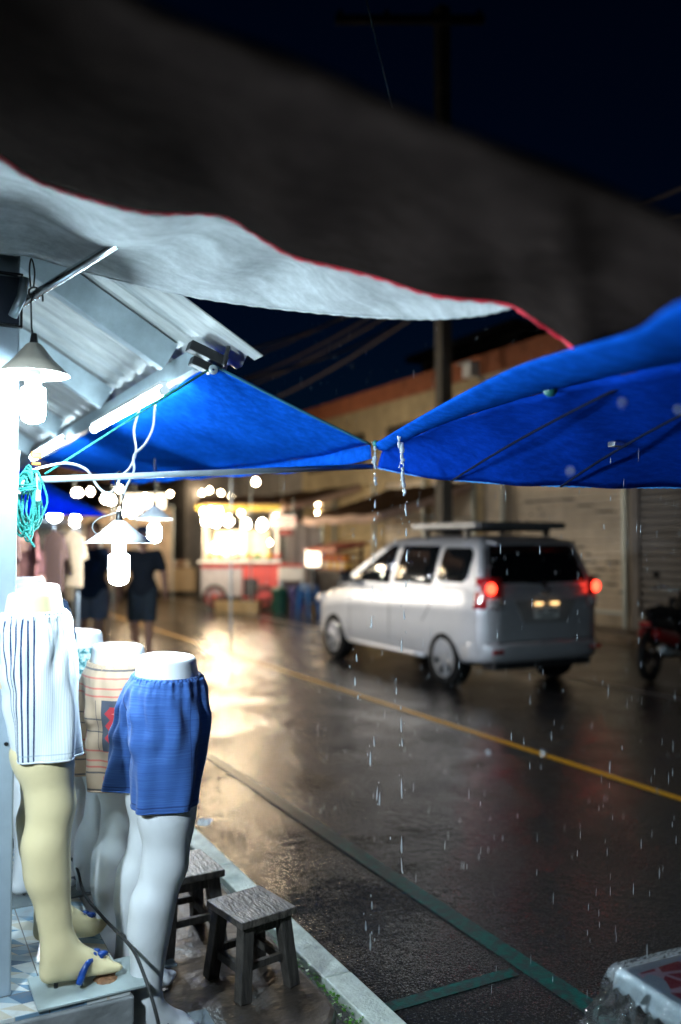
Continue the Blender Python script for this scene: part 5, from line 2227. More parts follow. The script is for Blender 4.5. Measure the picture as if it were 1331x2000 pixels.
# ================================================================== people
def person(label, p, rz, s, shirt, shorts, skin, hair, pose, hat=None, sleeveless=False):
    """standing about 1.75 m, facing +X before rz; pose: dict of arm and leg joints"""
    t = thing("person", label, "person", p, rz)
    t.scale = (s, s, s)
    hipL, hipR = (0, .095, .92), (0, -.095, .92)
    kL, aL = pose['legL']
    kR, aR = pose['legR']
    eL, wL = pose['armL']
    eR, wR = pose['armR']
    sL, sR = (-.01, .195, 1.41), (-.01, -.195, 1.41)
    torso = [((0, -.06, .97), (0, .06, .97), .115, .115), ((0, 0, .98), (.0, 0, 1.18), .125, .13), ((0, -.07, 1.28), (0, .07, 1.28), .118, .118), ((-.01, -.15, 1.39), (-.01, .15, 1.39), .062, .062)]
    legs = []
    for hp, k_, a_, sg in ((hipL, kL, aL, 1), (hipR, kR, aR, -1)):
        legs += [(hp, k_, .088, .056), (k_, tuple(np.array(k_) * .6 + np.array(a_) * .4 + np.array((-.018, 0, 0))), .055, .052), (tuple(np.array(k_) * .6 + np.array(a_) * .4 + np.array((-.018, 0, 0))), a_, .052, .036)]
        f = np.array(a_)
        legs += [(tuple(f + np.array((-.03, 0, -.045))), tuple(f + np.array((.06, 0, -.05))), .034, .032), (tuple(f + np.array((.06, 0, -.05))), tuple(f + np.array((.16, .012 * sg, -.062))), .036, .024)]
    arms, slv = [], []
    for sh, e_, w_, sg in ((sL, eL, wL, 1), (sR, eR, wR, -1)):
        arms += [(sh, e_, .052, .041), (e_, w_, .041, .028)]
        slv += [(sh, tuple(np.array(sh) * .35 + np.array(e_) * .65), .066, .068)]
        d = np.array(w_) - np.array(e_)
        d = d / np.linalg.norm(d)
        side = np.array((1.0, 0, 0)) - d * d[0]
        side /= np.linalg.norm(side)
        nrm = np.cross(d, side)
        pm_ = np.array(w_) + d * .075
        arms += [(w_, tuple(pm_ + side * .016), .027, .022, .01), (w_, tuple(pm_ - side * .016), .027, .022, .01)]
        for k, (o_, L) in enumerate(((.030, .072), (.010, .082), (-.010, .076), (-.030, .060))):
            b0 = pm_ + side * o_
            m_ = b0 + d * L * .55
            tp = m_ + d * L * .40 + nrm * sg * .022
            arms += [(tuple(b0), tuple(m_), .0115, .0105, .003), (tuple(m_), tuple(tp), .0105, .009, .003)]
        tb0 = np.array(w_) + d * .025 + side * .02
        tb1 = tb0 + side * .035 + d * .035
        arms += [(tuple(tb0), tuple(tb1), .014, .012, .006), (tuple(tb1), tuple(tb1 + d * .035), .012, .0095, .004)]
    head = [((-.01, 0, 1.42), (.005, 0, 1.54), .056, .052), ('e', (.005, 0, 1.665), (.098, .077, .105)), ((.035, 0, 1.60), (.045, 0, 1.585), .055, .05),
            ((.092, 0, 1.665), (.112, 0, 1.630), .012, .016, .012), ((.0, .078, 1.67), (.0, .082, 1.63), .012, .014, .006), ((.0, -.078, 1.67), (.0, -.082, 1.63), .012, .014, .006),
            ((.092, -.018, 1.59), (.092, .018, 1.59), .009, .009, .008)]
    lo, hi = (-.55, -.55, -.02), (.65, .55, 1.80)
    blob("body", torso + legs + arms + head, lo, hi, .0095, skin, t, k=.03, relax=1, clip=lambda X: -X[..., 2] + .004)
    infl = lambda pr, g: [(c[0], c[1], tuple(np.array(c[2]) + g)) if c[0] == 'e' else (c[0], c[1], c[2] + g, c[3] + g) + tuple(c[4:]) for c in pr]
    top = infl(torso, .018) + ([] if sleeveless else slv) + [((0, -.05, .93), (0, .05, .93), .13, .13)]
    blob("shirt", top, lo, hi, .013, shirt, t, k=.035, relax=1, clip=lambda X: np.maximum(X[..., 2] - 1.475, .86 - X[..., 2]))
    lower = [((0, -.07, .95), (0, .07, .95), .128, .128)]
    for hp, k_ in ((hipL, kL), (hipR, kR)):
        k2 = tuple(np.array(hp) * .10 + np.array(k_) * .90)
        lower.append((hp, k2, .112, .098))
    blob("shorts", lower, lo, hi, .013, shorts, t, k=.03, relax=1, clip=lambda X: np.maximum(X[..., 2] - .985, pose.get('hem', .56) - X[..., 2]))
    blob("hair", [('e', (-.010, 0, 1.690), (.106, .088, .098))], (-.2, -.2, 1.5), (.2, .2, 1.85), .010, hair, t, relax=2,
         clip=lambda X: np.maximum((X[..., 0] - .045) * .8 - (X[..., 2] - 1.70) * .9, 1.60 - X[..., 2]))
    b = MB()
    for sg in (-1, 1):
        b.ball((.085, sg * .031, 1.672), (.012, .014, .009), 8, 6)
    b.build("eyes", M['dark_trim'], t, smooth=True)
    for nm, f in (("sandal", aL), ("sandal", aR)):
        b = MB()
        b.box((f[0] + .055, f[1], .010), (.25, .085, .018))
        b.build(nm, M['rubber'], t, bevel=.008)
    if hat:
        b = MB()
        b.lathe([(.104, 1.70), (.106, 1.73), (.095, 1.775), (.05, 1.80), (0, 1.806)], (-.005, 0, 0), 20)
        b.prism([(.07, -.07, 1.705), (.18, -.05, 1.695), (.19, 0, 1.695), (.18, .05, 1.695), (.07, .07, 1.705)], (0, 0, .008))
        b.build("cap", hat, t, smooth=True)
    return t


skin1 = mat("tanned_skin", (0.34, 0.19, 0.13), .55, vary=.08)
skin2 = mat("brown_skin", (0.22, 0.12, 0.08), .55, vary=.08)
hair_b = mat("black_hair", (0.012, 0.009, 0.008), .5, vary=.4, vscale=60)
cl_black = cloth_plain("black_tee", (0.007, 0.011, 0.017))
cl_navy = cloth_plain("navy_tee", (0.010, 0.022, 0.05))
cl_grey = cloth_plain("grey_blue_shorts", (0.13, 0.16, 0.21))
cl_dark = cloth_plain("dark_patterned_shorts", (0.02, 0.03, 0.04), .7)
cl_pale = cloth_plain("pale_blue_shirt", (0.36, 0.42, 0.50))
cl_pink = cloth_plain("brown_shirt", (0.13, 0.06, 0.05))
walk1 = dict(legL=((.07, .10, .50), (-.06, .10, .09)), legR=((.10, -.10, .50), (.12, -.10, .085)), armL=((-.06, .27, 1.14), (.02, .30, .90)), armR=((.0, -.26, 1.15), (.20, -.20, 1.10)), hem=.62)
walk2 = dict(legL=((.10, .10, .50), (.14, .10, .085)), legR=((.05, -.10, .50), (-.10, -.10, .10)), armL=((-.03, .28, 1.14), (.06, .31, .90)), armR=((-.06, -.27, 1.14), (-.02, -.29, .89)), hem=.52)
q1 = at(180, 1308, 10.95)
q2 = at(278, 1289, 12.0)
person("person in dark sleeveless top and grey shorts walking beside the black clad walker", (q1.x, q1.y, 0.0), R(-120), 1.05, cl_navy, cl_grey, skin1, hair_b, walk1, sleeveless=True)
person("person in black tee, dark shorts and cap walking under the white cone lamp", (q2.x, q2.y, 0.0), R(-113), 1.02, cl_black, cl_dark, skin2, hair_b, walk2, hat=cl_navy)
q3 = at(48, 1335, 9.2)
person("person in a brown shirt standing among the stalls beside the steel post", (q3.x, q3.y, DECK), R(-150), .97, cl_pink, cl_dark, skin1, hair_b,
       dict(legL=((.02, .10, .50), (0, .10, .085)), legR=((.02, -.10, .50), (0, -.10, .085)), armL=((.0, .26, 1.14), (.12, .22, .93)), armR=((.0, -.26, 1.14), (.16, -.18, 1.0)), hem=.5))

# white torso mannequin in a dark skirt, on a pole
tp = at(100, 1290, 11.6)
tm = thing("torso_mannequin", "headless white torso mannequin with a dark skirt at the next stall", "mannequin", (tp.x, tp.y, 0.0), R(-110))
blob("torso", [('e', (0, 0, 1.18), (.115, .17, .16)), ('e', (0, 0, 1.36), (.10, .165, .10)), ((0, 0, 1.40), (0, 0, 1.53), .055, .048), ((-.01, .16, 1.41), (-.01, .20, 1.33), .06, .055), ((-.01, -.16, 1.41), (-.01, -.20, 1.33), .06, .055), ('e', (0, 0, 1.05), (.10, .14, .16))],
     (-.25, -.35, .85), (.25, .35, 1.6), .011, M['white_plastic'], tm, k=.05, clip=lambda X: X[..., 2] - 1.51)
b = MB()
b.lathe([(.115, 1.14), (.15, 1.02), (.19, .80), (.22, .62), (.215, .62)], (0, 0, 0), 24)
b.build("skirt", cl_navy, tm, smooth=True)
b = MB()
b.tube([(0, 0, .02), (0, 0, .9)], .014, 10)
b.lathe([(0, .0), (.16, 0), (.15, .015), (0, .02)], (0, 0, 0), 24)
b.build("stand", M['galv'], tm)

# ================================================================== stalls on the left: racks, tables
def clothes_rack(label, px, py, Z, rz, n, cols, seed):
    p = at(px, py, Z)
    t = thing("clothes_rack", label, "clothes rack", (p.x, p.y, DECK), rz, "clothes racks along the left row")
    rr = random.Random(seed)
    b = MB()
    for sx in (-.7, .7):
        b.tube([(sx, 0, 0), (sx, 0, 1.75)], .014, 8)
        b.tube([(sx, -.25, .03), (sx, .25, .03)], .014, 8)
    b.tube([(-.7, 0, 1.72), (.7, 0, 1.72)], .014, 8)
    b.build("frame", M['galv'], t, smooth=True)
    for k in range(n):
        b = MB()
        x = -.62 + 1.24 * k / (n - 1)
        w_, h_ = .20 + rr.random() * .05, .50 + rr.random() * .2
        d = .02
        pts = [(0, -.05, 1.63), (0, -w_, 1.56), (0, -w_ - .10, 1.34), (0, -w_ - .02, 1.31), (0, -w_ + .03, 1.42), (0, -w_ + .02, 1.60 - h_), (0, w_ - .02, 1.60 - h_), (0, w_ - .03, 1.42), (0, w_ + .02, 1.31), (0, w_ + .10, 1.34), (0, w_, 1.56), (0, .05, 1.63)]
        a = R(rr.uniform(10, 40))
        pts = [Vector((x + y * math.sin(a) + rr.uniform(-.006, .006), y * math.cos(a), z)) for _, y, z in pts]
        b.prism(pts, (d * math.cos(a), -d * math.sin(a), 0))
        b.build("shirt", cols[k % len(cols)], t, bevel=.006)
        b = MB()
        b.tube(spline([(x, 0, 1.63), (x, 0, 1.70), (x, .015, 1.735), (x, .0, 1.745), (x, -.012, 1.73)], 4), .003, 5)
        b.build("hanger", M['galv'], t)
    return t


cw, cp, cb, cg = cloth_plain("white_cotton", (0.70, 0.68, 0.64)), cloth_plain("russet_cotton", (0.20, 0.085, 0.07)), cloth_plain("sky_cotton", (0.25, 0.38, 0.52)), cloth_plain("sand_cotton", (0.50, 0.38, 0.24))
cdk = cloth_plain("brown_cotton", (0.10, 0.06, 0.045))
clothes_rack("clothes rack of mixed brown, blue and sand shirts behind the torso mannequin", 120, 1270, 11.5, R(20), 7, [cdk, cb, cg, cdk, cw, cp, cg], 1)
clothes_rack("clothes rack of brown and sand shirts behind the steel post", 42, 1310, 8.6, R(30), 6, [cdk, cg, cdk, cp, cdk, cg], 2)
clothes_rack("clothes rack of pale shirts farthest along the row of stalls", 150, 1190, 17.0, R(5), 8, [cw, cg, cp, cw, cw, cb, cw, cg], 3)


def stall_table(label, px, py, Z, L, rz, cloth, goods, seed, on):
    p = at(px, py, Z)
    t = thing("stall_table", label, "table", (p.x, p.y, 0), rz, "market tables along the left row")
    b = MB()
    b.box((0, 0, .78), (L, .85, .04))
    b.build("tabletop", M['wood_old'], t)
    b = MB()
    per_ = [(-L / 2, -.43), (L / 2, -.43), (L / 2, .43), (-L / 2, .43), (-L / 2, -.43)]
    pr = resample([Vector((x, y, 0)) for x, y in per_], 80)
    b.grid([[Vector((v.x * 1.01, v.y * 1.02, .805)) for v in pr], [Vector((v.x * 1.02 + .012 * math.sin(i), v.y * 1.04 + .012 * math.sin(i * 1.3), .12)) for i, v in enumerate(pr)]][::-1])
    b.box((0, 0, .803), (L * 1.01, .86, .004))
    b.build("tablecloth", cloth, t, smooth=True)
    for sx in (-1, 1):
        for sy in (-1, 1):
            b = MB()
            b.box((sx * (L / 2 - .06), sy * .36, .38), (.05, .05, .76))
            b.build("leg", M['wood_old'], t)
    rr = random.Random(seed)
    for k in range(int(L * 5)):
        x, y = -L / 2 + .12 + k * (L - .2) / (L * 5), rr.uniform(-.25, .25)
        g_ = thing("goods_stack", "stack of folded clothes on " + on, "goods", (0, 0, 0), 0, "stacks of goods on the market tables")
        z = .81
        for j in range(rr.randint(2, 5)):
            b = MB()
            hh = rr.uniform(.03, .06)
            b.box((rr.uniform(-.01, .01), rr.uniform(-.01, .01), z + hh / 2), (.17, .26, hh - .004))
            z += hh
            b.build("folded_cloth", goods[(k + seed + j % 2) % len(goods)], g_, bevel=.012)
        g_.location = Vector((p.x, p.y, 0)) + Matrix.Rotation(rz, 3, 'Z') @ Vector((x, y, 0))
        g_.rotation_euler = (0, 0, rz)
    return t


stall_table("long market table under a pale cloth far down the left row", 170, 1175, 24, 3.0, R(75), cw, [cp, cg, cw, cb], 4, "the long table with the pale cloth")
stall_table("market table with a sand coloured cloth in the middle of the street bend", 305, 1175, 27, 2.4, R(-20), cg, [cw, cp, cg], 6, "the table with the sand coloured cloth")

# lit white boards and bulbs hanging over the far stalls
def bulb(px, py, Z, m, r=.05, cat="light bulb", label="bare glowing bulb hanging over the far market stalls", grp="bare bulbs over the far stalls"):
    p = at(px, py, Z)
    t = thing("light_bulb", label, cat, p, 0, grp)
    b = MB()
    b.lathe([(0, -r), (r * .5, -r * .87), (r * .87, -r * .5), (r, 0), (r * .87, r * .5), (r * .6, r * .95), (r * .42, r * 1.3)], (0, 0, 0), 14)
    b.build("glass", m, t, smooth=True)
    b = MB()
    b.lathe([(r * .42, r * 1.3), (r * .45, r * 2.0), (0, r * 2.1)], (0, 0, 0), 10)
    b.tube([(0, 0, r * 2.1), (0, 0, r * 2.1 + .35)], .006, 5)
    b.build("socket", M['black'], t)
    return t


WB, NB = M['warm_bulb'], M['neutral_bulb']
for (px, py, Z, m, r) in ((107, 1006, 7.6, M['strong_bulb'], .055), (148, 1018, 13.0, M['strong_warm_bulb'], .065), (148, 963, 16.0, WB, .05), (155, 963, 17.0, NB, .05), (177, 961, 18.0, WB, .055), (207, 975, 14.0, NB, .06), (218, 978, 14.5, NB, .06),
                          (233, 955, 18.0, WB, .05), (252, 985, 17.0, WB, .08), (268, 992, 19.0, NB, .09), (284, 975, 21.0, WB, .08), (258, 1002, 20.0, NB, .08), (240, 1000, 23.0, WB, .08), (300, 978, 26.0, WB, .07),
                          (320, 985, 28.0, WB, .06), (333, 965, 30.0, WB, .05), (362, 968, 32.0, WB, .05), (395, 963, 31.0, WB, .05),
                          (403, 1018, 20.2, WB, .085), (422, 1021, 20.4, NB, .085), (447, 1018, 20.2, WB, .095), (482, 1024, 20.4, NB, .075), (512, 1026, 20.2, NB, .095), (398, 1000, 20.6, WB, .06), (412, 998, 20.6, NB, .06), (428, 999, 20.6, WB, .06), (500, 942, 24.0, WB, .07),
                          (471, 1002, 20.8, WB, .05), (410, 958, 27.0, WB, .05), (432, 963, 27.0, WB, .045), (452, 970, 27.0, WB, .05), (345, 985, 33.0, WB, .05), (376, 990, 33.0, NB, .05), (540, 1008, 23.0, NB, .06), (525, 1060, 22.8, WB, .06), (575, 1068, 23.5, NB, .05), (420, 1070, 21.6, WB, .07), (455, 1072, 21.6, WB, .06), (620, 985, 26.0, WB, .035), (620, 1003, 26.0, WB, .035)):
    if m in (M['strong_bulb'], M['strong_warm_bulb']):
        lab = "big dazzling cool bulb under the second blue awning" if m is M['strong_bulb'] else "big dazzling warm bulb over the heads of the walkers"
        bulb(px, py, Z, m, r, label=lab, grp="dazzling bulbs of the left row")
    elif 19.9 < Z < 21 and px > 390:
        bulb(px, py, Z, m, r, label="bare bulb glowing among others under the food cart roof", grp="bulbs under the food cart roof")
    elif px > 600:
        bulb(px, py, Z, m, r, label="tiny bulb glowing beside the small lit box sign", grp="tiny bulbs by the box sign")
    else:
        bulb(px, py, Z, m, r)
for (px, py, Z, w_, h_, lab) in ((281, 1001, 25.0, 1.25, 1.05, "bright lit white board high over the far stalls behind the cone lamp"), (612, 1090, 21.0, .34, .38, "small lit white box sign between the food cart and the silver car")):
    p = at(px, py, Z)
    t = thing("lit_sign", lab, "sign", p, -YAW)
    b = MB()
    b.box((0, 0, 0), (w_, .10, h_))
    b.build("sign_face", emit("lit_board", (1.0, 0.86, 0.64), 4.2), t, bevel=.01)
    b = MB()
    for s_ in (-1, 1):
        b.box((0, 0, s_ * (h_ / 2 + .012)), (w_ + .05, .12, .024))
        b.box((s_ * (w_ / 2 + .012), 0, 0), (.024, .12, h_))
    b.build("sign_frame", M['galv'], t)
    b = MB()
    if p.z > 2:
        b.tube([(-w_ / 3, 0, h_ / 2), (-w_ / 3, 0, h_ / 2 + .5)], .01, 6)
        b.tube([(w_ / 3, 0, h_ / 2), (w_ / 3, 0, h_ / 2 + .5)], .01, 6)
    else:
        b.tube([(0, 0, -h_ / 2), (0, 0, -p.z + .14)], .025, 8)
    b.build("support", M['galv'], t)

# dark canopies stretched over the far stalls
M['canopy'] = fabric("dark_canopy_cloth", (0.06, 0.038, 0.028), .12, .4, 1.5)


def market_canopy(label, cx, cyy, wx, wy, z, rz):
    t = thing("market_canopy", label, "canopy", (cx, cyy, 0), rz, "dark canopies over the far stalls")
    b = MB()
    rows = []
    for j in range(13):
        v = j / 12
        rows.append([Vector(((u - .5) * wx, (v - .5) * wy, z + .28 * (1 - abs(v - .5) * 2) - .07 * math.sin(u * math.pi) * (abs(v - .5) * 2))) for u in np.linspace(0, 1, 13)])
    b.grid(rows)
    b.build("canvas", M['canopy'], t, smooth=True, solid=.006)
    for sx in (-1, 1):
        for sy in (-1, 1):
            b = MB()
            b.tube([(sx * wx * .49, sy * wy * .49, 0), (sx * wx * .49, sy * wy * .49, z + .02)], .018, 8)
            b.build("pole", M['galv'], t)
    return t


market_canopy("dark brown canopy nearest along the left row of lit stalls", 2.6, 15.0, 3.6, 5.5, 3.0, R(6))
market_canopy("dark brown canopy in the middle of the lit stalls", 4.9, 20.6, 4.2, 5.0, 3.25, R(10))
market_canopy("dark brown canopy over the stalls beside the grey brown building", 7.6, 28.0, 5.2, 7.5, 3.75, R(14))

# ================================================================== food cart
S = 21.0 / FPX
fc = at(470, 1190, 21.0)
FC = Vector((fc.x, fc.y, 0.0))
RC = -YAW
red_p = mat("red_cart_panel", (0.50, 0.06, 0.05), .4, vary=.15)
grey_p = mat("grey_cart_panel", (0.36, 0.34, 0.36), .4, .2, vary=.2)
white_p = mat("white_enamel", (0.68, 0.66, 0.62), .4, vary=.15)
ct = thing("food_cart", "brightly lit food cart with grey and red panels across the wet road", "food cart", FC, RC)


def X_(px):
    return (px - 470) * S


def Z_(py):
    return (1190 - py) * S


b = MB()
b.box(((X_(393) + X_(473)) / 2, .4, (Z_(1165) + Z_(1100)) / 2), (X_(473) - X_(393), .8, Z_(1100) - Z_(1165)))
b.build("grey_panel", grey_p, ct, bevel=.015)
b = MB()
b.box(((X_(474) + X_(545)) / 2, .40, (Z_(1170) + Z_(1100)) / 2), (X_(545) - X_(474), .82, Z_(1100) - Z_(1170)))
b.build("red_panel", red_p, ct, bevel=.015)
b = MB()
b.box((X_(490), -.014, (Z_(1165) + Z_(1130)) / 2), (X_(505) - X_(476), .012, Z_(1130) - Z_(1165)))
b.build("hatch", M['dark_trim'], ct)
b = MB()
b.box((X_(433), -.012, Z_(1106)), (X_(472) - X_(394), .012, .10))
b.build("red_stripe", red_p, ct)
b = MB()
b.box((X_(468), .40, Z_(1098)), (X_(550) - X_(388), .95, .045))
b.build("counter", white_p, ct, bevel=.01)
for px in (398, 472, 538):
    for yy in (.06, .76):
        b = MB()
        b.box((X_(px), yy, (Z_(1098) + Z_(985)) / 2), (.045, .045, Z_(985) - Z_(1098)))
        b.build("roof_post", white_p, ct)
b = MB()
b.prism([(X_(385), -.25, Z_(988)), (X_(550), -.25, Z_(988)), (X_(550), .4, Z_(970)), (X_(385), .4, Z_(970))], (0, 0, .03))
b.prism([(X_(385), .4, Z_(970)), (X_(550), .4, Z_(970)), (X_(550), 1.05, Z_(988)), (X_(385), 1.05, Z_(988))], (0, 0, .03))
b.build("roof", mat("cart_roof_brown", (0.14, 0.075, 0.04), .6), ct)
b = MB()
up, dn = [], []
for i in range(41):
    x = X_(385) + (X_(550) - X_(385)) * i / 40
    up.append(Vector((x, -.255, Z_(988))))
    dn.append(Vector((x, -.262, Z_(988) - .10 - .05 * abs(math.sin(i * .8)))))
b.grid([up, dn])
b.build("roof_fringe", fabric("yellow_fringe", (0.55, 0.42, 0.10), .4), ct, solid=.004)
b = MB()
b.box((X_(465), .78, (Z_(1090) + Z_(1035)) / 2), (X_(520) - X_(408), .03, Z_(1035) - Z_(1090)))
b.build("back_panel", mat("cream_back_panel", (0.66, 0.58, 0.42), .6), ct)
for px in (420, 515):
    b = MB()
    c = (X_(px), -.03, .30)
    b.lathe([(.22, -.03), (.27, -.035), (.29, 0), (.27, .035), (.22, .03), (.22, -.03)], c, 24, 'y')
    wh = b.build("wheel", M['rubber'], ct, smooth=True)
    b = MB()
    b.lathe([(.0, -.03), (.05, -.03), (.05, .03), (0, .03)], c, 12, 'y')
    for k in range(4):
        a = k * math.pi / 2 + .4
        b.bar((c[0] + .03 * math.cos(a), c[1], c[2] + .03 * math.sin(a)), (c[0] + .22 * math.cos(a), c[1], c[2] + .22 * math.sin(a)), .022, .022)
    b.lathe([(.205, -.022), (.225, -.022), (.225, .022), (.205, .022), (.205, -.022)], c, 24, 'y')
    b.build("rim", red_p, wh)
b = MB()
for x in (X_(400), X_(470), X_(540)):
    b.box((x, .65, .12), (.05, .05, .24))
b.build("feet", M['galv'], ct)

# food trays on the counter
fcol = [mat("orange_fruit", (0.70, 0.24, 0.02), .5, vary=.5, vscale=30), mat("green_leaves", (0.10, 0.22, 0.02), .6, vary=.6, vscale=30), mat("yellow_corn", (0.72, 0.46, 0.05), .5, vary=.4, vscale=30), mat("red_chilli", (0.5, 0.05, 0.02), .5, vary=.5, vscale=30)]
rr = random.Random(9)
for k in range(8):
    t = thing("food_tray", ["tray of orange fruit on the food cart counter", "tray of green leaves on the food cart counter", "tray of yellow corn on the food cart counter", "tray of red snacks on the food cart counter"][k % 4], "food tray", FC, RC, "trays of food on the cart counter")
    x0 = X_(398) + .12 + k * .235
    b = MB()
    b.box((x0, .12, Z_(1098) + .04), (.20, .26, .03))
    b.build("tray", M['galv'], t)
    b = MB()
    for j in range(9):
        b.ball((x0 + rr.uniform(-.07, .07), .12 + rr.uniform(-.09, .09), Z_(1098) + .09 + rr.uniform(0, .09)), (.042, .042, .038), 8, 6)
    b.build("food", fcol[k % 4], t, smooth=True)

# vendor behind the cart
q4 = at(508, 1184, 22.3)
person("person in a pale blue shirt serving behind the food cart counter", (q4.x, q4.y, 0), R(-125), .95, cl_pale, cl_dark, skin1, hair_b,
       dict(legL=((.02, .10, .50), (0, .10, .085)), legR=((.02, -.10, .50), (0, -.10, .085)), armL=((.06, .25, 1.17), (.26, .16, 1.14)), armR=((.06, -.25, 1.17), (.26, -.16, 1.14)), hem=.5))

# signs, grey screen and things between cart and car
def lpos(px, Z=21.0):
    p = at(px, 1188, Z)
    return Vector((p.x, p.y, 0))


t = thing("stall_sign", "white sign board with red marks hanging right of the food cart roof", "sign", at(553, 1019, 21.0), RC)
b = MB()
b.box((0, 0, 0), (.62, .03, .30))
b.build("board", white_p, t, bevel=.006)
b = MB()
for k in range(4):
    x = -.22 + k * .15
    b.box((x, -.019, .03), (.022, .006, .15))
    b.box((x + .04, -.019, .09), (.08, .006, .022))
    b.box((x + .04, -.019, .0 + .02 * (k % 2)), (.07, .006, .022))
    b.box((x + .075, -.019, .03), (.022, .006, .11))
b.box((0, -.019, -.10), (.5, .006, .03))
b.build("lettering", red_p, t)
b = MB()
for sx in (-.25, .25):
    b.tube([(sx, 0, .15), (sx, 0, .55)], .008, 6)
b.build("hanger", M['galv'], t)
t = thing("stall_sign", "small dark maroon sign under the white sign board", "sign", at(558, 1040, 21.0), RC)
b = MB()
b.box((0, 0, 0), (.36, .03, .15))
b.build("board", mat("maroon_board", (0.09, 0.012, 0.012), .5), t, bevel=.006)
b = MB()
b.box((0, -.018, .02), (.26, .005, .022))
b.box((0, -.018, -.03), (.20, .005, .018))
b.build("lettering", mat("dull_red", (0.35, .05, .03), .5), t)

t = thing("stall_backdrop", "pale cloth backdrop hung behind the walkers at the bright stalls", "backdrop", Vector((at(215, 1180, 24.0).x, at(215, 1180, 24.0).y, 0)), RC)
b = MB()
b.grid([[Vector((-1.5 + 3.2 * i / 40, .05 * math.sin(i * .9 + .3 * j), .25 + 2.3 * j / 10)) for i in range(41)] for j in range(11)])
b.build("cloth_sheet", fabric("pale_backdrop_cloth", (0.62, 0.50, 0.38), .3, .3), t, smooth=True, solid=.006)
for sx in (-1.5, .1, 1.7):
    b = MB()
    b.tube([(sx, .08, 0), (sx, .08, 2.65)], .02, 8)
    b.build("pole", M['galv'], t)
t = thing("tarp_screen", "grey tarpaulin screen standing between the food cart and the yellow front", "screen", lpos(593, 22.5), RC)
b = MB()
rows = []
for j in range(10):
    z = .35 + 1.85 * j / 9
    rows.append([Vector((-.47 + .94 * i / 14 * (1 - .0 * j), .03 * math.sin(i * 1.3 + j * .2), z if j < 9 else z - .25 * (i / 14) ** 2)) for i in range(15)])
b.grid(rows)
b.build("tarp_sheet", fabric("grey_screen_cloth", (0.30, 0.29, 0.31), .3, .2), t, smooth=True, solid=.006)
for sx in (-.48, .48):
    b = MB()
    b.tube([(sx, .03, 0), (sx, .03, 2.25)], .02, 8)
    b.build("pole", M['galv'], t)

t = thing("cool_box", "white cool box with a red lid on a stand beside the food cart", "cool box", lpos(570, 20.8), RC)
b = MB()
b.box((0, 0, .86), (.62, .42, .34))
b.build("box_body", white_p, t, bevel=.03)
b = MB()
b.box((0, 0, 1.06), (.65, .45, .05))
b.build("lid", red_p, t, bevel=.02)
for sx in (-1, 1):
    for sy in (-1, 1):
        b = MB()
        b.box((sx * .27, sy * .17, .345), (.04, .04, .69))
        b.build("leg", M['galv'], t)

t = thing("kiosk", "low reddish brown kiosk with shelves of yellow goods ahead of the car bonnet", "kiosk", lpos(668, 20.0) + Vector((.2, .6, 0)), R(0))
b = MB()
b.box((0, 0, .55), (.7, 1.5, .80))
b.build("counter", M['dark_trim'], t, bevel=.01)
b = MB()
for z in (.98, 1.16, 1.34):
    b.box((.05, 0, z), (.5, 1.5, .03))
b.build("shelf", mat("kiosk_wood", (0.22, 0.075, 0.04), .6, vary=.4), t)
b = MB()
b.prism([(-.5, -.85, 1.46), (.4, -.85, 1.62), (.4, -.85, 1.56), (-.5, -.85, 1.38)], (0, 1.7, 0))
b.build("roof", mat("kiosk_roof", (0.26, 0.06, 0.04), .5, vary=.4), t)
for k in range(14):
    b = MB()
    zz = (1.0, 1.18)[k % 2]
    b.box((-.08, -.66 + k * .10, zz + .065), (.16, .085, .10 + .03 * (k % 3)))
    b.build("packet", [fcol[2], fcol[0], white_p, fcol[3]][k % 4], t, bevel=.008)
for sy in (-1, 1):
    b = MB()
    b.box((.25, sy * .72, .78), (.05, .05, 1.56))
    b.build("roof_post", M['wood_old'], t)


def plastic_stool(label, p, m):
    t = thing("plastic_stool", label, "stool", p, R(20), "plastic stools by the food cart")
    b = MB()
    b.box((0, 0, .455), (.29, .29, .03))
    b.build("seat", m, t, bevel=.012)
    for sx in (-1, 1):
        for sy in (-1, 1):
            b = MB()
            b.hexa([Vector((sx * .17 + dx, sy * .17 + dy, 0)) for dx, dy in ((-.022, -.022), (.022, -.022), (.022, .022), (-.022, .022))],
                   [Vector((sx * .125 + dx, sy * .125 + dy, .44)) for dx, dy in ((-.025, -.025), (.025, -.025), (.025, .025), (-.025, .025))])
            b.build("leg", m, t)
    for sy in (-1, 1):
        b = MB()
        b.box((0, sy * .14, .30), (.24, .02, .05))
        b.build("stretcher", m, t)
    return t


bs = mat("blue_plastic", (0.02, 0.16, 0.50), .35)
vs_ = mat("violet_plastic", (0.10, 0.10, 0.35), .35)
ps = plastic_stool("violet plastic stool right of the food cart", lpos(572, 20.2), vs_)
ps2 = plastic_stool("blue plastic stool near the front wheel of the car", lpos(603, 19.2), bs)
for k, z in enumerate((.10, .20)):
    plastic_stool(["blue plastic stool stacked in the middle on another near the car", "blue plastic stool topmost of the little stack near the car"][k], lpos(603, 19.2) + Vector((0, 0, z)), bs)
for k, z in enumerate((.10,)):
    plastic_stool("violet plastic stool stacked on another right of the food cart", lpos(572, 20.2) + Vector((0, 0, z)), vs_)

t = thing("litter_bin", "dark green bin standing by the red end of the food cart", "bin", lpos(547, 19.8), 0)
b = MB()
b.lathe([(.16, 0), (.19, .50), (.20, .52), (.18, .52), (.15, .03), (0, .03)], (0, 0, 0), 24)
b.build("bin_body", mat("green_bin", (0.01, 0.07, 0.05), .4), t, smooth=True)
b = MB()
b.lathe([(.20, .525), (.20, .55), (.10, .60), (0, .61)], (0, 0, 0), 24)
b.build("lid", mat("green_lid", (0.012, 0.08, 0.06), .4), t, smooth=True)


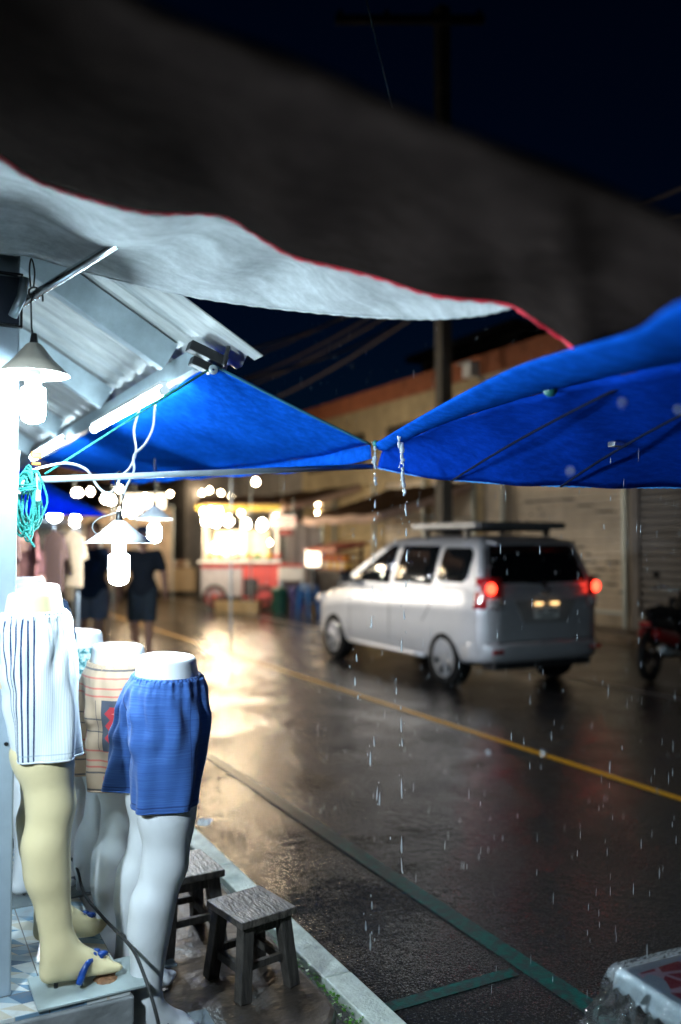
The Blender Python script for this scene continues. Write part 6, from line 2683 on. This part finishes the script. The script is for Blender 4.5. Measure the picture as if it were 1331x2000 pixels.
def crate(label, p, m, rz=0):
    t = thing("crate", label, "crate", p, rz, "beige crates in front of the food cart")
    for sy in (-1, 1):
        b = MB()
        for z in (.05, .14, .23):
            b.box((0, sy * .19, z), (.50, .018, .065))
        for sx in (-1, 1):
            b.box((sx * .225, sy * .175, .14), (.03, .0125, .27))
        b.build("side_panel", m, t)
    for sx in (-1, 1):
        b = MB()
        for z in (.05, .14, .23):
            b.box((sx * .25, 0, z), (.018, .36, .065))
        for sy in (-1, 1):
            b.box((sx * .235, sy * .15, .14), (.0125, .03, .27))
        b.build("end_panel", m, t)
    b = MB()
    b.box((0, 0, .012), (.47, .34, .02))
    b.build("bottom", m, t)
    return t


cr_m = mat("beige_crate", (0.50, 0.38, 0.20), .6, vary=.3)
crate("beige slatted crate below the grey cart panel", lpos(442, 20.0), cr_m, R(-20))
crate("beige slatted crate below the red cart panel", lpos(484, 19.8), cr_m, R(-32))

# ================================================================== rain
rain_m, nt, rb = newmat("rain_water")
rb.inputs['Base Color'].default_value = (0.75, 0.82, 0.88, 1)
rb.inputs['Roughness'].default_value = 0.08
rb.inputs['Transmission Weight'].default_value = 0.5
rb.inputs['IOR'].default_value = 1.33
rr = random.Random(11)
b = MB()


def drop(b, p, L, r, lean=0.03):
    p = Vector(p)
    d = Vector((lean * rr.uniform(.5, 1.5), lean * rr.uniform(-1, .3), 1)).normalized()
    x = d.orthogonal().normalized()
    y = d.cross(x)
    vs = [p - d * L * .5]
    prof = ((-.32, .8), (.0, 1.0), (.32, .55))
    for (t, k) in prof:
        for q in range(6):
            a = q * math.pi / 3
            vs.append(p + d * L * t + (x * math.cos(a) + y * math.sin(a)) * r * k)
    vs.append(p + d * L * .5)
    fs = [(0, 1 + (q + 1) % 6, 1 + q) for q in range(6)]
    for j in range(2):
        fs += [(1 + j * 6 + q, 1 + j * 6 + (q + 1) % 6, 7 + j * 6 + (q + 1) % 6, 7 + j * 6 + q) for q in range(6)]
    fs += [(19, 13 + q, 13 + (q + 1) % 6) for q in range(6)]
    b.add(vs, fs)


cnt = 0
while cnt < 1150:
    px, py = rr.uniform(380, 1360), rr.uniform(560, 1990)
    Z = 1.9 + 12 * rr.random() ** 1.5
    p = at(px, py, Z)
    if p.x < 1.75 or p.z < .03:
        continue
    if p.z > 1.85 and Z < 3.4:
        continue
    drop(b, p, rr.uniform(.018, .040) * (1 + Z * .05), rr.uniform(.0006, .0016))
    cnt += 1
for (px, py, Z, r_) in ((1216, 786, 1.15, .0034), (1326, 800, 1.15, .0034), (1115, 920, 1.25, .0036), (1062, 1472, 1.5, .0045), (955, 1470, 1.6, .004)):
    b.ball(at(px, py, Z), (r_, r_, r_ * 1.25), 10, 8)
o = b.build("rain", rain_m, smooth=True)
tag(o, "rain drops falling all over the street", "rain", kind="stuff")

# run-off pouring from the awning corners
def runoff(label, chain):
    b = MB()
    for k, (px, py, Z, w_, h_) in enumerate(chain):
        s = Z / FPX
        c = at(px, py, Z)
        near = py < 965
        wv = rr.uniform(.55, .85) if near else rr.uniform(.28, .45)
        if near:
            for q in range(4):
                r_ = w_ * s / 2 * rr.uniform(.35, .65)
                b.ball(c + Vector((rr.gauss(0, .0012), rr.gauss(0, .0012), h_ * s * rr.uniform(-.5, .5))), (r_, r_, r_ * rr.uniform(1.0, 2.2)), 10, 8)
        else:
            L_ = h_ * s * rr.uniform(.4, .9)
            tl_ = Vector((rr.gauss(0, .001), rr.gauss(0, .001), L_ * .5))
            b.tube([c + tl_, c + tl_ * .4, c - tl_ * .3, c - tl_ * .8, c - tl_], [w_ * s / 2 * wv * q for q in (.1, .6, 1.0, .8, .25)], 10)
        for q in range(2):
            q_ = rr.uniform(.0008, .0022)
            b.ball(c + Vector((rr.gauss(0, .010), rr.gauss(0, .010), rr.uniform(-.06, .06))), (q_, q_, q_ * rr.uniform(1.2, 4)), 8, 6)
    o = b.build("water_runoff", rain_m, smooth=True)
    return tag(o, label, "dripping water", "water running off the awnings", kind="stuff")


runoff("string of water pouring off the blue awning corner beside the umbrella", [(733, 878, 3.2, 13, 26), (731, 892, 3.2, 14, 22), (734, 905, 3.2, 11, 26), (733, 922, 3.2, 10, 30), (734, 944, 3.2, 9, 30), (733, 984, 3.2, 9, 22), (732, 1014, 3.2, 9, 20),
       (731, 1048, 3.2, 9, 26), (730, 1092, 3.2, 8, 26), (728, 1150, 3.2, 9, 34), (726, 1215, 3.2, 9, 34), (697, 1285, 3.2, 9, 30), (694, 1330, 3.2, 11, 30), (700, 1361, 3.2, 12, 26), (731, 1448, 3.2, 10, 28), (724, 1482, 3.2, 13, 34), (742, 1560, 3.2, 12, 50),
       (737, 1550, 3.25, 8, 30), (727, 1768, 3.1, 9, 34), (715, 1808, 3.1, 9, 34), (724, 1842, 3.1, 9, 36)])
runoff("second string of water pouring from the blue umbrella's folded edge", [(781, 862, 2.95, 14, 20), (785, 880, 2.95, 14, 34), (787, 906, 2.95, 12, 34), (788, 935, 2.95, 13, 26), (790, 958, 2.95, 12, 26), (793, 995, 2.95, 11, 30), (794, 1040, 2.95, 10, 34),
       (795, 1085, 2.95, 10, 34), (793, 1140, 2.95, 10, 34), (790, 1200, 2.95, 10, 34), (785, 1260, 2.95, 9, 34), (784, 1415, 2.9, 11, 40), (786, 1450, 2.9, 10, 36), (785, 1540, 2.9, 10, 44), (785, 1650, 2.9, 10, 40), (785, 1690, 2.9, 10, 36), (775, 1350, 2.9, 8, 30)])

# unseen pendant lamp, added to light the mannequin legs
L4 = Vector((-0.42, 1.62, 1.72))
l4 = make_lamp("pendant_lamp", "unseen pendant lamp added left of the view to light the mannequin legs", L4, M['shade'], r=0.19, hh=0.13, bulb_len=.075, bulb_m=emit("added_lamp_bulb", (0.70, 0.88, 1.0), 2700.0))
b = MB(L4)
b.tube([L4 + Vector((0, 0, .09)), L4 + Vector((0, 0, .62))], 0.003, 6)
b.build("cord", M['black'], l4)
